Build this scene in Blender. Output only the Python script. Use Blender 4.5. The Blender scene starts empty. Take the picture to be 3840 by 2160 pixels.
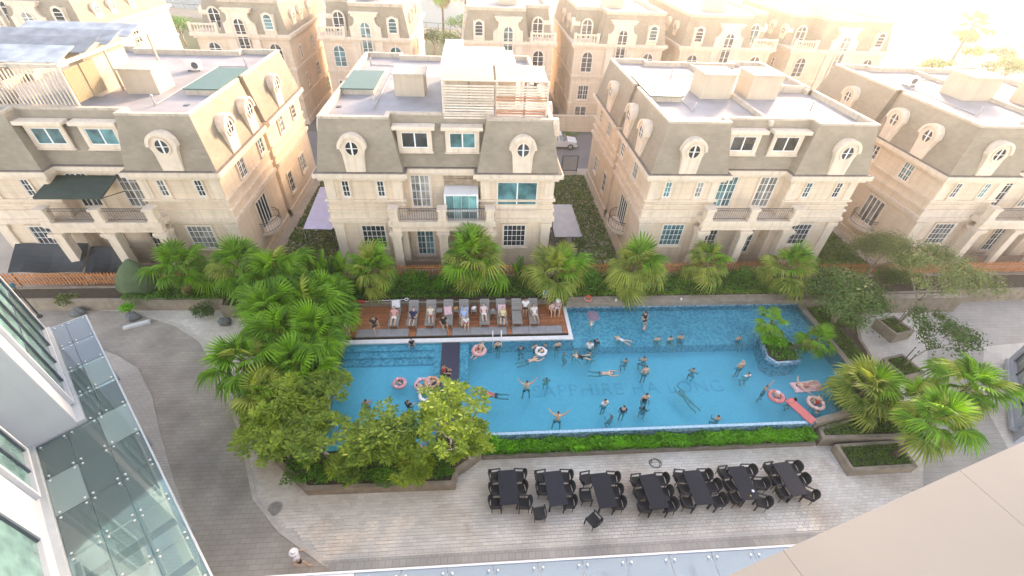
import bpy, bmesh, math, random
import numpy as np
from mathutils import Vector, Matrix, Euler
random.seed(7)
R = math.radians
scene = bpy.context.scene
C = scene.collection

# ---------------------------------------------------------------- camera
cam = bpy.data.cameras.new('camera')
cam.lens = 15.81; cam.sensor_width = 36.0; cam.sensor_fit = 'HORIZONTAL'
cam.clip_start = 0.1; cam.clip_end = 5000
camo = bpy.data.objects.new('camera', cam); C.objects.link(camo)
ax = np.array([[0.99707994, -0.0134389, 0.07517311],
               [-0.06628193, -0.6411785, 0.76452393],
               [0.03792502, -0.76727409, -0.64019697]])      # columns: right, down, forward
camo.matrix_world = Matrix(((ax[0, 0], -ax[0, 1], -ax[0, 2], 0), (ax[1, 0], -ax[1, 1], -ax[1, 2], 0),
                            (ax[2, 0], -ax[2, 1], -ax[2, 2], 22.0), (0, 0, 0, 1)))
scene.camera = camo

# ---------------------------------------------------------------- sky and sun
SUN_EL = R(18.0)
sun_dir = Vector((0.55 * math.cos(SUN_EL), 0.835 * math.cos(SUN_EL), math.sin(SUN_EL)))    # towards the sun
world = bpy.data.worlds.new('World'); scene.world = world; world.use_nodes = True
wn = world.node_tree.nodes; wl = world.node_tree.links
sky = wn.new('ShaderNodeTexSky'); sky.sky_type = 'NISHITA'; sky.sun_disc = False
sky.sun_elevation = SUN_EL; sky.sun_rotation = math.atan2(sun_dir.x, sun_dir.y)
sky.air_density = 0.75; sky.dust_density = 0.4; sky.ozone_density = 1.0
wl.new(sky.outputs[0], wn['Background'].inputs[0]); wn['Background'].inputs[1].default_value = 0.15
sl = bpy.data.lights.new('sun', 'SUN'); sl.energy = 1.3; sl.angle = R(10.0); sl.color = (1.0, 0.985, 0.95)
slo = bpy.data.objects.new('sun', sl); C.objects.link(slo)
slo.rotation_euler = (-sun_dir).to_track_quat('-Z', 'Y').to_euler()
vs = scene.view_settings
vs.view_transform = 'Standard'; vs.look = 'None'; vs.gamma = 1.0; vs.exposure = 3.0; vs.use_curve_mapping = False
try:
    vs.use_white_balance = True; vs.white_balance_temperature = 11000; vs.white_balance_tint = 24
except Exception:
    pass
cy = scene.cycles
cy.max_bounces = 8; cy.transparent_max_bounces = 16; cy.volume_bounces = 1; cy.diffuse_bounces = 4
cy.glossy_bounces = 3; cy.transmission_bounces = 5; cy.caustics_reflective = False; cy.caustics_refractive = False
cy.use_denoising = True; cy.sample_clamp_indirect = 6

# ---------------------------------------------------------------- materials
MATS = {}
def nodes_of(name):
    m = bpy.data.materials.new(name); m.use_nodes = True
    nt = m.node_tree
    return m, nt, nt.nodes, nt.links, nt.nodes['Principled BSDF']
def plain(name, col, rough=0.7, var=0.12, scale=3.0, bump=0.0, metal=0.0, spec=0.5, streak=0.0, objvar=0.0, joints=0.0):
    """base colour with two octaves of mottling, optional vertical rain streaks and fine relief"""
    if name in MATS: return MATS[name]
    m, nt, n, l, b = nodes_of(name)
    b.inputs['Roughness'].default_value = rough; b.inputs['Metallic'].default_value = metal
    b.inputs['Specular IOR Level'].default_value = spec
    geo = n.new('ShaderNodeNewGeometry')
    nz = n.new('ShaderNodeTexNoise'); nz.inputs['Scale'].default_value = scale; nz.inputs['Detail'].default_value = 6
    l.new(geo.outputs['Position'], nz.inputs['Vector'])
    mr = n.new('ShaderNodeMapRange'); l.new(nz.outputs[0], mr.inputs[0])
    mr.inputs[1].default_value = 0.28; mr.inputs[2].default_value = 0.72
    mr.inputs[3].default_value = 1 - var; mr.inputs[4].default_value = 1 + var * 0.7
    val = mr.outputs[0]
    if streak > 0:
        mp = n.new('ShaderNodeMapping'); mp.inputs['Scale'].default_value = (2.2, 2.2, 0.16)
        l.new(geo.outputs['Position'], mp.inputs[0])
        n2 = n.new('ShaderNodeTexNoise'); n2.inputs['Scale'].default_value = 1.6; n2.inputs['Detail'].default_value = 5
        l.new(mp.outputs[0], n2.inputs['Vector'])
        m2 = n.new('ShaderNodeMapRange'); l.new(n2.outputs[0], m2.inputs[0])
        m2.inputs[1].default_value = 0.5; m2.inputs[2].default_value = 0.75
        m2.inputs[3].default_value = 1.0; m2.inputs[4].default_value = 1 - streak
        mu = n.new('ShaderNodeMath'); mu.operation = 'MULTIPLY'
        l.new(val, mu.inputs[0]); l.new(m2.outputs[0], mu.inputs[1]); val = mu.outputs[0]
    if objvar > 0:
        oi = n.new('ShaderNodeObjectInfo'); m3 = n.new('ShaderNodeMapRange'); l.new(oi.outputs['Random'], m3.inputs[0])
        m3.inputs[3].default_value = 1 - objvar; m3.inputs[4].default_value = 1 + objvar
        mu = n.new('ShaderNodeMath'); mu.operation = 'MULTIPLY'
        l.new(val, mu.inputs[0]); l.new(m3.outputs[0], mu.inputs[1]); val = mu.outputs[0]
    if joints > 0:
        sp_ = n.new('ShaderNodeSeparateXYZ'); l.new(geo.outputs['Position'], sp_.inputs[0])
        ad_ = n.new('ShaderNodeMath'); ad_.operation = 'ADD'; l.new(sp_.outputs[0], ad_.inputs[0]); l.new(sp_.outputs[1], ad_.inputs[1])
        cb_ = n.new('ShaderNodeCombineXYZ'); l.new(ad_.outputs[0], cb_.inputs[0]); l.new(sp_.outputs[2], cb_.inputs[1])
        bk_ = n.new('ShaderNodeTexBrick'); bk_.inputs['Scale'].default_value = 1.0; bk_.inputs['Brick Width'].default_value = 1.1; bk_.inputs['Row Height'].default_value = 0.46; bk_.inputs['Mortar Size'].default_value = 0.012
        bk_.inputs['Color1'].default_value = (1, 1, 1, 1); bk_.inputs['Color2'].default_value = (.95, .95, .95, 1); bk_.inputs['Mortar'].default_value = (1 - joints, 1 - joints, 1 - joints, 1)
        l.new(cb_.outputs[0], bk_.inputs['Vector'])
        mu = n.new('ShaderNodeMath'); mu.operation = 'MULTIPLY'; l.new(val, mu.inputs[0]); l.new(bk_.outputs[0], mu.inputs[1]); val = mu.outputs[0]
    mx = n.new('ShaderNodeVectorMath'); mx.operation = 'SCALE'; mx.inputs[0].default_value = col
    l.new(val, mx.inputs['Scale']); l.new(mx.outputs[0], b.inputs['Base Color'])
    if bump > 0:
        n3 = n.new('ShaderNodeTexNoise'); n3.inputs['Scale'].default_value = scale * 9; n3.inputs['Detail'].default_value = 4
        l.new(geo.outputs['Position'], n3.inputs['Vector'])
        bp = n.new('ShaderNodeBump'); bp.inputs['Strength'].default_value = bump; bp.inputs['Distance'].default_value = 0.03
        l.new(n3.outputs[0], bp.inputs['Height']); l.new(bp.outputs[0], b.inputs['Normal'])
    MATS[name] = m
    return m
def glass_dark(name, col, rough=0.06, streaky=0.5):
    """window glass over a dim room: glossy coat on a dark, slightly uneven body (curtains, furniture)"""
    if name in MATS: return MATS[name]
    m, nt, n, l, b = nodes_of(name)
    geo = n.new('ShaderNodeNewGeometry')
    nz = n.new('ShaderNodeTexNoise'); nz.inputs['Scale'].default_value = 1.3; nz.inputs['Detail'].default_value = 3
    l.new(geo.outputs['Position'], nz.inputs['Vector'])
    mr = n.new('ShaderNodeMapRange'); l.new(nz.outputs[0], mr.inputs[0])
    mr.inputs[1].default_value = 0.35; mr.inputs[2].default_value = 0.65
    mr.inputs[3].default_value = 1 - streaky; mr.inputs[4].default_value = 1 + streaky
    oi = n.new('ShaderNodeObjectInfo'); m3 = n.new('ShaderNodeMapRange'); l.new(oi.outputs['Random'], m3.inputs[0])
    m3.inputs[3].default_value = 0.5; m3.inputs[4].default_value = 1.5
    mu = n.new('ShaderNodeMath'); mu.operation = 'MULTIPLY'; l.new(mr.outputs[0], mu.inputs[0]); l.new(m3.outputs[0], mu.inputs[1])
    mx = n.new('ShaderNodeVectorMath'); mx.operation = 'SCALE'; mx.inputs[0].default_value = col
    l.new(mu.outputs[0], mx.inputs['Scale']); l.new(mx.outputs[0], b.inputs['Base Color'])
    b.inputs['Roughness'].default_value = rough; b.inputs['Specular IOR Level'].default_value = 0.7
    MATS[name] = m
    return m
def leafy(name, dark, light, trans=0.35, rough=0.5, scale=0.8):
    """leaves: colour varies leaf by leaf and in broad patches, light passes through"""
    if name in MATS: return MATS[name]
    m, nt, n, l, b = nodes_of(name)
    geo = n.new('ShaderNodeNewGeometry')
    nz = n.new('ShaderNodeTexNoise'); nz.inputs['Scale'].default_value = scale; nz.inputs['Detail'].default_value = 3
    l.new(geo.outputs['Position'], nz.inputs['Vector'])
    ad = n.new('ShaderNodeMath'); ad.operation = 'MULTIPLY_ADD'
    l.new(geo.outputs['Random Per Island'], ad.inputs[0]); ad.inputs[1].default_value = 0.6
    mr = n.new('ShaderNodeMapRange'); l.new(nz.outputs[0], mr.inputs[0]); mr.inputs[1].default_value = 0.3; mr.inputs[2].default_value = 0.7
    mr.inputs[3].default_value = -0.15; mr.inputs[4].default_value = 0.55
    l.new(mr.outputs[0], ad.inputs[2])
    oi = n.new('ShaderNodeObjectInfo'); a2 = n.new('ShaderNodeMath'); a2.operation = 'MULTIPLY_ADD'
    l.new(oi.outputs['Random'], a2.inputs[0]); a2.inputs[1].default_value = 0.25; l.new(ad.outputs[0], a2.inputs[2])
    rp = n.new('ShaderNodeMix'); rp.data_type = 'RGBA'; rp.inputs[6].default_value = (*dark, 1); rp.inputs[7].default_value = (*light, 1)
    l.new(a2.outputs[0], rp.inputs[0]); rp.clamp_factor = True
    l.new(rp.outputs[2], b.inputs['Base Color']); b.inputs['Roughness'].default_value = rough
    b.inputs['Specular IOR Level'].default_value = 0.35
    tr = n.new('ShaderNodeBsdfTranslucent'); sc = n.new('ShaderNodeVectorMath'); sc.operation = 'MULTIPLY'
    sc.inputs[1].default_value = (1.15, 1.2, 0.5); l.new(rp.outputs[2], sc.inputs[0]); l.new(sc.outputs[0], tr.inputs[0])
    mix = n.new('ShaderNodeMixShader'); mix.inputs[0].default_value = trans
    l.new(b.outputs[0], mix.inputs[1]); l.new(tr.outputs[0], mix.inputs[2])
    l.new(mix.outputs[0], n['Material Output'].inputs[0])
    MATS[name] = m
    return m
def shingle(name, col):
    """mansard cladding: thin horizontal courses, weather patches and streaks"""
    if name in MATS: return MATS[name]
    m, nt, n, l, b = nodes_of(name)
    geo = n.new('ShaderNodeNewGeometry')
    sep = n.new('ShaderNodeSeparateXYZ'); l.new(geo.outputs['Position'], sep.inputs[0])
    ml = n.new('ShaderNodeMath'); ml.operation = 'MULTIPLY'; ml.inputs[1].default_value = 1 / 0.19; l.new(sep.outputs[2], ml.inputs[0])
    fr = n.new('ShaderNodeMath'); fr.operation = 'FRACT'; l.new(ml.outputs[0], fr.inputs[0])
    fl = n.new('ShaderNodeMath'); fl.operation = 'FLOOR'; l.new(ml.outputs[0], fl.inputs[0])
    # shingle id noise along the course
    cmb = n.new('ShaderNodeCombineXYZ'); ad = n.new('ShaderNodeMath'); ad.operation = 'ADD'
    l.new(sep.outputs[0], ad.inputs[0]); l.new(sep.outputs[1], ad.inputs[1])
    mm = n.new('ShaderNodeMath'); mm.operation = 'MULTIPLY'; mm.inputs[1].default_value = 3.0; l.new(ad.outputs[0], mm.inputs[0])
    f2 = n.new('ShaderNodeMath'); f2.operation = 'FLOOR'; l.new(mm.outputs[0], f2.inputs[0])
    l.new(f2.outputs[0], cmb.inputs[0]); l.new(fl.outputs[0], cmb.inputs[1])
    wn_ = n.new('ShaderNodeTexWhiteNoise'); l.new(cmb.outputs[0], wn_.inputs[0])
    mr = n.new('ShaderNodeMapRange'); l.new(wn_.outputs[0], mr.inputs[0]); mr.inputs[3].default_value = 0.93; mr.inputs[4].default_value = 1.06
    nz = n.new('ShaderNodeTexNoise'); nz.inputs['Scale'].default_value = 0.7; nz.inputs['Detail'].default_value = 6; l.new(geo.outputs['Position'], nz.inputs['Vector'])
    m2 = n.new('ShaderNodeMapRange'); l.new(nz.outputs[0], m2.inputs[0]); m2.inputs[1].default_value = 0.3; m2.inputs[2].default_value = 0.7
    m2.inputs[3].default_value = 0.86; m2.inputs[4].default_value = 1.08
    mu = n.new('ShaderNodeMath'); mu.operation = 'MULTIPLY'; l.new(mr.outputs[0], mu.inputs[0]); l.new(m2.outputs[0], mu.inputs[1])
    mx = n.new('ShaderNodeVectorMath'); mx.operation = 'SCALE'; mx.inputs[0].default_value = col
    l.new(mu.outputs[0], mx.inputs['Scale']); l.new(mx.outputs[0], b.inputs['Base Color'])
    bp = n.new('ShaderNodeBump'); bp.inputs['Strength'].default_value = 0.6; bp.inputs['Distance'].default_value = 0.03
    l.new(fr.outputs[0], bp.inputs['Height']); l.new(bp.outputs[0], b.inputs['Normal'])
    b.inputs['Roughness'].default_value = 0.85
    MATS[name] = m
    return m
def mosaic(name, a, bcol, size=0.11):
    """pool mosaic: small square tiles of mixed blues with pale joints"""
    if name in MATS: return MATS[name]
    m, nt, n, l, b = nodes_of(name)
    geo = n.new('ShaderNodeNewGeometry')
    sc = n.new('ShaderNodeVectorMath'); sc.operation = 'SCALE'; sc.inputs['Scale'].default_value = 1 / size
    l.new(geo.outputs['Position'], sc.inputs[0])
    off = n.new('ShaderNodeVectorMath'); off.operation = 'ADD'; off.inputs[1].default_value = (0.37, 0.41, 0.43); l.new(sc.outputs[0], off.inputs[0])
    fl = n.new('ShaderNodeVectorMath'); fl.operation = 'FLOOR'; l.new(off.outputs[0], fl.inputs[0])
    w_ = n.new('ShaderNodeTexWhiteNoise'); l.new(fl.outputs[0], w_.inputs[0])
    nz = n.new('ShaderNodeTexNoise'); nz.inputs['Scale'].default_value = 0.5; nz.inputs['Detail'].default_value = 4; l.new(geo.outputs['Position'], nz.inputs['Vector'])
    ad = n.new('ShaderNodeMath'); ad.operation = 'MULTIPLY_ADD'; l.new(w_.outputs[0], ad.inputs[0]); ad.inputs[1].default_value = 0.8
    mr = n.new('ShaderNodeMapRange'); l.new(nz.outputs[0], mr.inputs[0]); mr.inputs[1].default_value = 0.3; mr.inputs[2].default_value = 0.7
    mr.inputs[3].default_value = -0.1; mr.inputs[4].default_value = 0.3; l.new(mr.outputs[0], ad.inputs[2])
    rp = n.new('ShaderNodeMix'); rp.data_type = 'RGBA'; rp.clamp_factor = True
    rp.inputs[6].default_value = (*a, 1); rp.inputs[7].default_value = (*bcol, 1)
    l.new(ad.outputs[0], rp.inputs[0]); l.new(rp.outputs[2], b.inputs['Base Color'])
    b.inputs['Roughness'].default_value = 0.25
    MATS[name] = m
    return m
def paver(name, ca, cb, bw=0.42, bh=0.2, rough=0.8, patch=0.25, bump=0.35):
    """laid or stamped paving beyond the pieces that are modelled"""
    if name in MATS: return MATS[name]
    m, nt, n, l, b = nodes_of(name)
    geo = n.new('ShaderNodeNewGeometry')
    br = n.new('ShaderNodeTexBrick'); br.inputs['Color1'].default_value = (*ca, 1); br.inputs['Color2'].default_value = (*cb, 1)
    br.inputs['Mortar'].default_value = (ca[0] * .78, ca[1] * .78, ca[2] * .78, 1)
    br.inputs['Scale'].default_value = 1.0; br.inputs['Brick Width'].default_value = bw; br.inputs['Row Height'].default_value = bh
    br.inputs['Mortar Size'].default_value = 0.012; br.inputs['Bias'].default_value = 0.0
    l.new(geo.outputs['Position'], br.inputs['Vector'])
    nz = n.new('ShaderNodeTexNoise'); nz.inputs['Scale'].default_value = 0.45; nz.inputs['Detail'].default_value = 7; l.new(geo.outputs['Position'], nz.inputs['Vector'])
    mr = n.new('ShaderNodeMapRange'); l.new(nz.outputs[0], mr.inputs[0]); mr.inputs[1].default_value = 0.3; mr.inputs[2].default_value = 0.7
    mr.inputs[3].default_value = 1 - patch; mr.inputs[4].default_value = 1 + patch * 0.6
    mx = n.new('ShaderNodeVectorMath'); mx.operation = 'SCALE'; l.new(br.outputs[0], mx.inputs[0]); l.new(mr.outputs[0], mx.inputs['Scale'])
    l.new(mx.outputs[0], b.inputs['Base Color']); b.inputs['Roughness'].default_value = rough
    bp = n.new('ShaderNodeBump'); bp.inputs['Strength'].default_value = bump; bp.inputs['Distance'].default_value = 0.01
    l.new(br.outputs[1], bp.inputs['Height']); bp.invert = True; l.new(bp.outputs[0], b.inputs['Normal'])
    MATS[name] = m
    return m
def see_through(name, tint, gloss=1.0, rough=0.03, wave=0.0, wscale=3.0, ior=1.45, body=None, bodyfac=0.0):
    """thin clear sheet: tinted transparency with Fresnel reflection, optional ripples and a faint milky body"""
    if name in MATS: return MATS[name]
    m, nt, n, l, b = nodes_of(name)
    n.remove(b)
    tr = n.new('ShaderNodeBsdfTransparent'); tr.inputs[0].default_value = (*tint, 1)
    gl = n.new('ShaderNodeBsdfGlossy'); gl.inputs['Roughness'].default_value = rough; gl.inputs[0].default_value = (gloss, gloss, gloss, 1)
    fr = n.new('ShaderNodeFresnel'); fr.inputs[0].default_value = ior
    mix = n.new('ShaderNodeMixShader'); l.new(fr.outputs[0], mix.inputs[0])
    first = tr.outputs[0]
    if body:
        df = n.new('ShaderNodeBsdfDiffuse'); df.inputs[0].default_value = (*body, 1)
        mb = n.new('ShaderNodeMixShader'); mb.inputs[0].default_value = bodyfac
        l.new(tr.outputs[0], mb.inputs[1]); l.new(df.outputs[0], mb.inputs[2]); first = mb.outputs[0]
    l.new(first, mix.inputs[1]); l.new(gl.outputs[0], mix.inputs[2])
    if wave > 0:
        geo = n.new('ShaderNodeNewGeometry')
        nz = n.new('ShaderNodeTexNoise'); nz.inputs['Scale'].default_value = wscale; nz.inputs['Detail'].default_value = 4; nz.inputs['Distortion'].default_value = 0.8
        l.new(geo.outputs['Position'], nz.inputs['Vector'])
        bp = n.new('ShaderNodeBump'); bp.inputs['Strength'].default_value = wave; bp.inputs['Distance'].default_value = 0.12
        nl = n.new('ShaderNodeTexNoise'); nl.inputs['Scale'].default_value = 0.22; nl.inputs['Detail'].default_value = 2; l.new(geo.outputs['Position'], nl.inputs['Vector'])
        ml_ = n.new('ShaderNodeMapRange'); ml_.inputs[1].default_value = .38; ml_.inputs[2].default_value = .62; ml_.inputs[3].default_value = .35; ml_.inputs[4].default_value = 1.6; l.new(nl.outputs[0], ml_.inputs[0])
        mh = n.new('ShaderNodeMath'); mh.operation = 'MULTIPLY'; l.new(nz.outputs[0], mh.inputs[0]); l.new(ml_.outputs[0], mh.inputs[1])
        l.new(mh.outputs[0], bp.inputs['Height']); l.new(bp.outputs[0], gl.inputs['Normal']); l.new(bp.outputs[0], fr.inputs['Normal'])
    l.new(mix.outputs[0], n['Material Output'].inputs[0])
    MATS[name] = m
    return m

WALL = plain('cream_render', (0.74, 0.57, 0.425), 0.85, 0.08, 0.8, 0.10, streak=0.17, joints=0.22)
TRIM = plain('cream_stone_trim', (0.74, 0.595, 0.465), 0.8, 0.09, 2.0, 0.10, streak=0.20)
MANS = shingle('taupe_mansard', (0.31, 0.253, 0.19))
ROOF = plain('pale_roof_screed', (0.28, 0.275, 0.285), 0.7, 0.28, 0.35, 0.05)
PARA = plain('parapet_cream', (0.50, 0.42, 0.34), 0.8, 0.15, 1.5, streak=0.3)
CHIM = plain('rooftop_box_cream', (0.52, 0.42, 0.32), 0.85, 0.08, 1.2, streak=0.1)
WHITE = plain('white_frame', (0.80, 0.80, 0.78), 0.45, 0.04, 4)
GREEN = plain('green_hatch_sheet', (0.018, 0.10, 0.088), 0.55, 0.10, 1.5)
GLASS = glass_dark('window_glass_dark', (0.025, 0.035, 0.04))
GLASSC = glass_dark('window_with_curtain', (0.20, 0.19, 0.17), 0.12, .5)
GLASST = glass_dark('window_glass_teal', (0.04, 0.16, 0.17), 0.05)
IRON = plain('wrought_iron', (0.05, 0.045, 0.045), 0.5, 0.1, 5)
STAIN = plain('weathered_stone', (0.36, 0.27, 0.19), 0.9, 0.3, 3.0, 0.3, streak=0.3)
BROWNW = plain('brown_parapet_wall', (0.26, 0.16, 0.11), 0.85, 0.2, 3.0, 0.2)
BLACKT = plain('black_wicker', (0.012, 0.012, 0.014), 0.6, 0.25, 30, 0.5, objvar=0.3)
TABLET = plain('table_top_slate', (0.013, 0.015, 0.022), 0.5, 0.2, 4, spec=0.25, objvar=0.3)
WOODD = plain('deck_timber', (0.40, 0.125, 0.048), 0.5, 0.25, 4.0, 0.1, objvar=0.22)
GREYP = plain('grey_stone_strip', (0.27, 0.26, 0.25), 0.8, 0.15, 3.0, 0.15)
COPE = plain('white_pool_coping', (0.72, 0.70, 0.67), 0.6, 0.08, 3.0)
STONEB = plain('planter_stone', (0.30, 0.235, 0.175), 0.85, 0.25, 2.2, 0.25, streak=0.15, objvar=0.06)
SOIL = plain('planting_soil', (0.075, 0.05, 0.03), 0.95, 0.3, 5, 0.4)
ORANGE = plain('orange_picket', (0.58, 0.20, 0.07), 0.7, 0.2, 4, objvar=0.15)
LOUNGE = plain('lounger_slat_grey', (0.27, 0.25, 0.22), 0.6, 0.15, 8, objvar=0.1)
NAVY = plain('navy_divider_tile', (0.012, 0.018, 0.045), 0.3, 0.15, 4)
TILE_M = mosaic('pool_tile_main', (0.001, 0.68, 0.84), (0.006, 0.76, 0.90), 0.16)
TILE_S = mosaic('pool_tile_shallow', (0.005, 0.27, 0.42), (0.20, 0.72, 0.80), 0.13)
TILE_D = mosaic('pool_tile_wall', (0.02, 0.10, 0.16), (0.28, 0.50, 0.58), 0.12)
WATER = see_through('pool_water', (0.42, 0.95, 0.98), 0.2, 0.04, 0.4, 1.9, 1.33, (0.002, 0.50, 0.64), 0.2)
CGLASS = see_through('canopy_glass', (0.72, 0.93, 0.91), 1.0, 0.03, 0.0, 1, 1.5, (0.33, 0.53, 0.52), 0.2)
BGLASS = see_through('canopy_glass_sky_tint', (0.62, 0.76, 0.82), 1.0, 0.04, 0.0, 1, 1.5, (0.36, 0.47, 0.54), 0.4)  # reflected sky is mixed into this glass as a blue tint and body
MGLASS = see_through('canopy_glass_milky', (0.66, 0.84, 0.83), 1.0, 0.05, 0.0, 1, 1.5, (0.38, 0.55, 0.53), 0.42)
STEEL = plain('canopy_steel', (0.42, 0.47, 0.48), 0.4, 0.08, 3, metal=0.3)
DARKST = plain('dark_steel', (0.05, 0.07, 0.09), 0.4, 0.1, 3)
FACADE = plain('tower_white_panel', (0.40, 0.43, 0.46), 0.55, 0.05, 0.8, streak=0.05)
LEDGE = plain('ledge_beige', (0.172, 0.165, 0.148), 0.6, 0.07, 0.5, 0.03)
BEIGE = plain('tower_beige_panel', (0.50, 0.415, 0.325), 0.6, 0.03, 0.6)
TRUNK = plain('palm_trunk', (0.15, 0.11, 0.075), 0.9, 0.3, 8, 0.5)
BARK = plain('pale_bark', (0.34, 0.26, 0.18), 0.85, 0.25, 6, 0.3)
LEAFP = leafy('palm_leaf', (0.018, 0.12, 0.007), (0.19, 0.46, 0.03), 0.35)
LEAFY = leafy('palm_leaf_yellow', (0.07, 0.17, 0.02), (0.40, 0.44, 0.08), 0.35)
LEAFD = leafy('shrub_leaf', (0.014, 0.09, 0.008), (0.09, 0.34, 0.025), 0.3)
LEAFH = leafy('hedge_leaf', (0.02, 0.18, 0.005), (0.14, 0.58, 0.025), 0.3)
LEAFF = leafy('frangipani_leaf', (0.032, 0.12, 0.010), (0.34, 0.46, 0.055), 0.4)
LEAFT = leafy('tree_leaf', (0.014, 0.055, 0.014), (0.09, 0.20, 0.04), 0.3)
LEAFO = leafy('olive_tree_leaf', (0.06, 0.10, 0.03), (0.24, 0.29, 0.10), 0.35)
LEAFB = leafy('dry_palm_leaf', (0.16, 0.10, 0.04), (0.40, 0.28, 0.12), 0.2)
GRASS = leafy('grass_blade', (0.03, 0.10, 0.012), (0.14, 0.27, 0.04), 0.3)

# ---------------------------------------------------------------- mesh helpers
class MB:
    def __init__(s): s.v = []; s.f = []
    def add(s, vs_, fs):
        o = len(s.v); s.v.extend([tuple(map(float, p)) for p in vs_]); s.f.extend([tuple(i + o for i in q) for q in fs]); return s
    def box(s, x0, x1, y0, y1, z0, z1):
        return s.add([(x0, y0, z0), (x1, y0, z0), (x1, y1, z0), (x0, y1, z0), (x0, y0, z1), (x1, y0, z1), (x1, y1, z1), (x0, y1, z1)],
                     [(0, 3, 2, 1), (4, 5, 6, 7), (0, 1, 5, 4), (1, 2, 6, 5), (2, 3, 7, 6), (3, 0, 4, 7)])
    def prism(s, pts, z0, z1):
        n = len(pts)
        return s.add([(x, y, z0) for x, y in pts] + [(x, y, z1) for x, y in pts],
                     [tuple(range(n - 1, -1, -1)), tuple(range(n, 2 * n))] + [(i, (i + 1) % n, n + (i + 1) % n, n + i) for i in range(n)])
    def yprism(s, pts, y0, y1):           # outline in x,z pushed along y
        n = len(pts)
        return s.add([(x, y0, z) for x, z in pts] + [(x, y1, z) for x, z in pts],
                     [tuple(range(n)), tuple(range(2 * n - 1, n - 1, -1))] + [((i + 1) % n, i, n + i, n + (i + 1) % n) for i in range(n)])
    def yring(s, outer, inner, y0, y1):   # frame between two outlines of equal count, x,z
        n = len(outer)
        V = [(x, y0, z) for x, z in outer] + [(x, y0, z) for x, z in inner] + [(x, y1, z) for x, z in outer] + [(x, y1, z) for x, z in inner]
        F = []
        for i in range(n):
            j = (i + 1) % n
            F += [(i, j, n + j, n + i), (2 * n + j, 2 * n + i, 3 * n + i, 3 * n + j), (j, i, 2 * n + i, 2 * n + j), (n + i, n + j, 3 * n + j, 3 * n + i)]
        return s.add(V, F)
    def band(s, a, b):                    # quads between two closed 3d outlines
        n = len(a)
        return s.add(list(a) + list(b), [(i, (i + 1) % n, n + (i + 1) % n, n + i) for i in range(n)])
    def tube(s, pts, rad, n=6, cap=True):
        pts = [Vector(p) for p in pts]
        if not hasattr(rad, '__len__'): rad = [rad] * len(pts)
        V = []; F = []
        for i, p in enumerate(pts):
            t = (pts[min(i + 1, len(pts) - 1)] - pts[max(i - 1, 0)]).normalized()
            u = t.cross(Vector((0, 0, 1)) if abs(t.z) < 0.9 else Vector((1, 0, 0))).normalized(); w = t.cross(u)
            for k in range(n):
                a = 2 * math.pi * k / n
                V.append(p + (u * math.cos(a) + w * math.sin(a)) * rad[i])
        for i in range(len(pts) - 1):
            for k in range(n):
                F.append((i * n + k, (i + 1) * n + k, (i + 1) * n + (k + 1) % n, i * n + (k + 1) % n))
        if cap:
            F.append(tuple(range(n))); F.append(tuple(range(len(V) - 1, len(V) - n - 1, -1)))
        return s.add(V, F)
    def ball(s, c, r, nu=8, nv=5):
        if not hasattr(r, '__len__'): r = (r, r, r)
        V = [(c[0], c[1], c[2] + r[2])]; F = []
        for i in range(1, nv):
            a = math.pi * i / nv
            for k in range(nu):
                b = 2 * math.pi * k / nu
                V.append((c[0] + r[0] * math.sin(a) * math.cos(b), c[1] + r[1] * math.sin(a) * math.sin(b), c[2] + r[2] * math.cos(a)))
        V.append((c[0], c[1], c[2] - r[2]))
        for k in range(nu): F.append((0, 1 + k, 1 + (k + 1) % nu))
        for i in range(nv - 2):
            for k in range(nu):
                F.append((1 + i * nu + k, 1 + (i + 1) * nu + k, 1 + (i + 1) * nu + (k + 1) % nu, 1 + i * nu + (k + 1) % nu))
        L = len(V) - 1
        for k in range(nu): F.append((L, 1 + (nv - 2) * nu + (k + 1) % nu, 1 + (nv - 2) * nu + k))
        return s.add(V, F)
    def torus(s, c, r0, r1, n=16, m=8):
        V = []; F = []
        for i in range(n):
            a = 2 * math.pi * i / n
            for k in range(m):
                b = 2 * math.pi * k / m
                V.append((c[0] + (r0 + r1 * math.cos(b)) * math.cos(a), c[1] + (r0 + r1 * math.cos(b)) * math.sin(a), c[2] + r1 * math.sin(b)))
        for i in range(n):
            for k in range(m):
                F.append((i * m + k, ((i + 1) % n) * m + k, ((i + 1) % n) * m + (k + 1) % m, i * m + (k + 1) % m))
        return s.add(V, F)
    def mesh(s, name):
        me = bpy.data.meshes.new(name); me.from_pydata(s.v, [], s.f); me.update(); return me
def link(name, data, mat=None, parent=None, smooth=False):
    o = bpy.data.objects.new(name, data); C.objects.link(o)
    if parent is not None: o.parent = parent
    if mat is not None:
        if len(data.materials) == 0: data.materials.append(mat)
        o.material_slots[0].link = 'OBJECT'; o.material_slots[0].material = mat
    if smooth: data.polygons.foreach_set('use_smooth', [True] * len(data.polygons))
    return o
def part(name, mb, mat, parent=None, smooth=False, loc=None):
    o = link(name, mb.mesh(name), mat, parent, smooth)
    if loc: o.location = loc
    return o
def tag(o, label=None, cat=None, group=None, kind=None):
    if label: o['label'] = label
    if cat: o['category'] = cat
    if group: o['group'] = group
    if kind: o['kind'] = kind
    return o
def thing(name, label, cat, loc=(0, 0, 0), rz=0.0, group=None):
    o = bpy.data.objects.new(name, None); C.objects.link(o); o.location = loc; o.rotation_euler = (0, 0, rz)
    o.empty_display_size = 0.2
    return tag(o, label, cat, group)
def struct(name, mb, mat, parent=None):
    o = part(name, mb, mat, parent)
    if parent is None: o['kind'] = 'structure'
    return o
def copy_tree(o, parent=None):
    c = o.copy(); C.objects.link(c); c.parent = parent
    for ch in list(o.children): copy_tree(ch, c)
    return c
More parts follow.
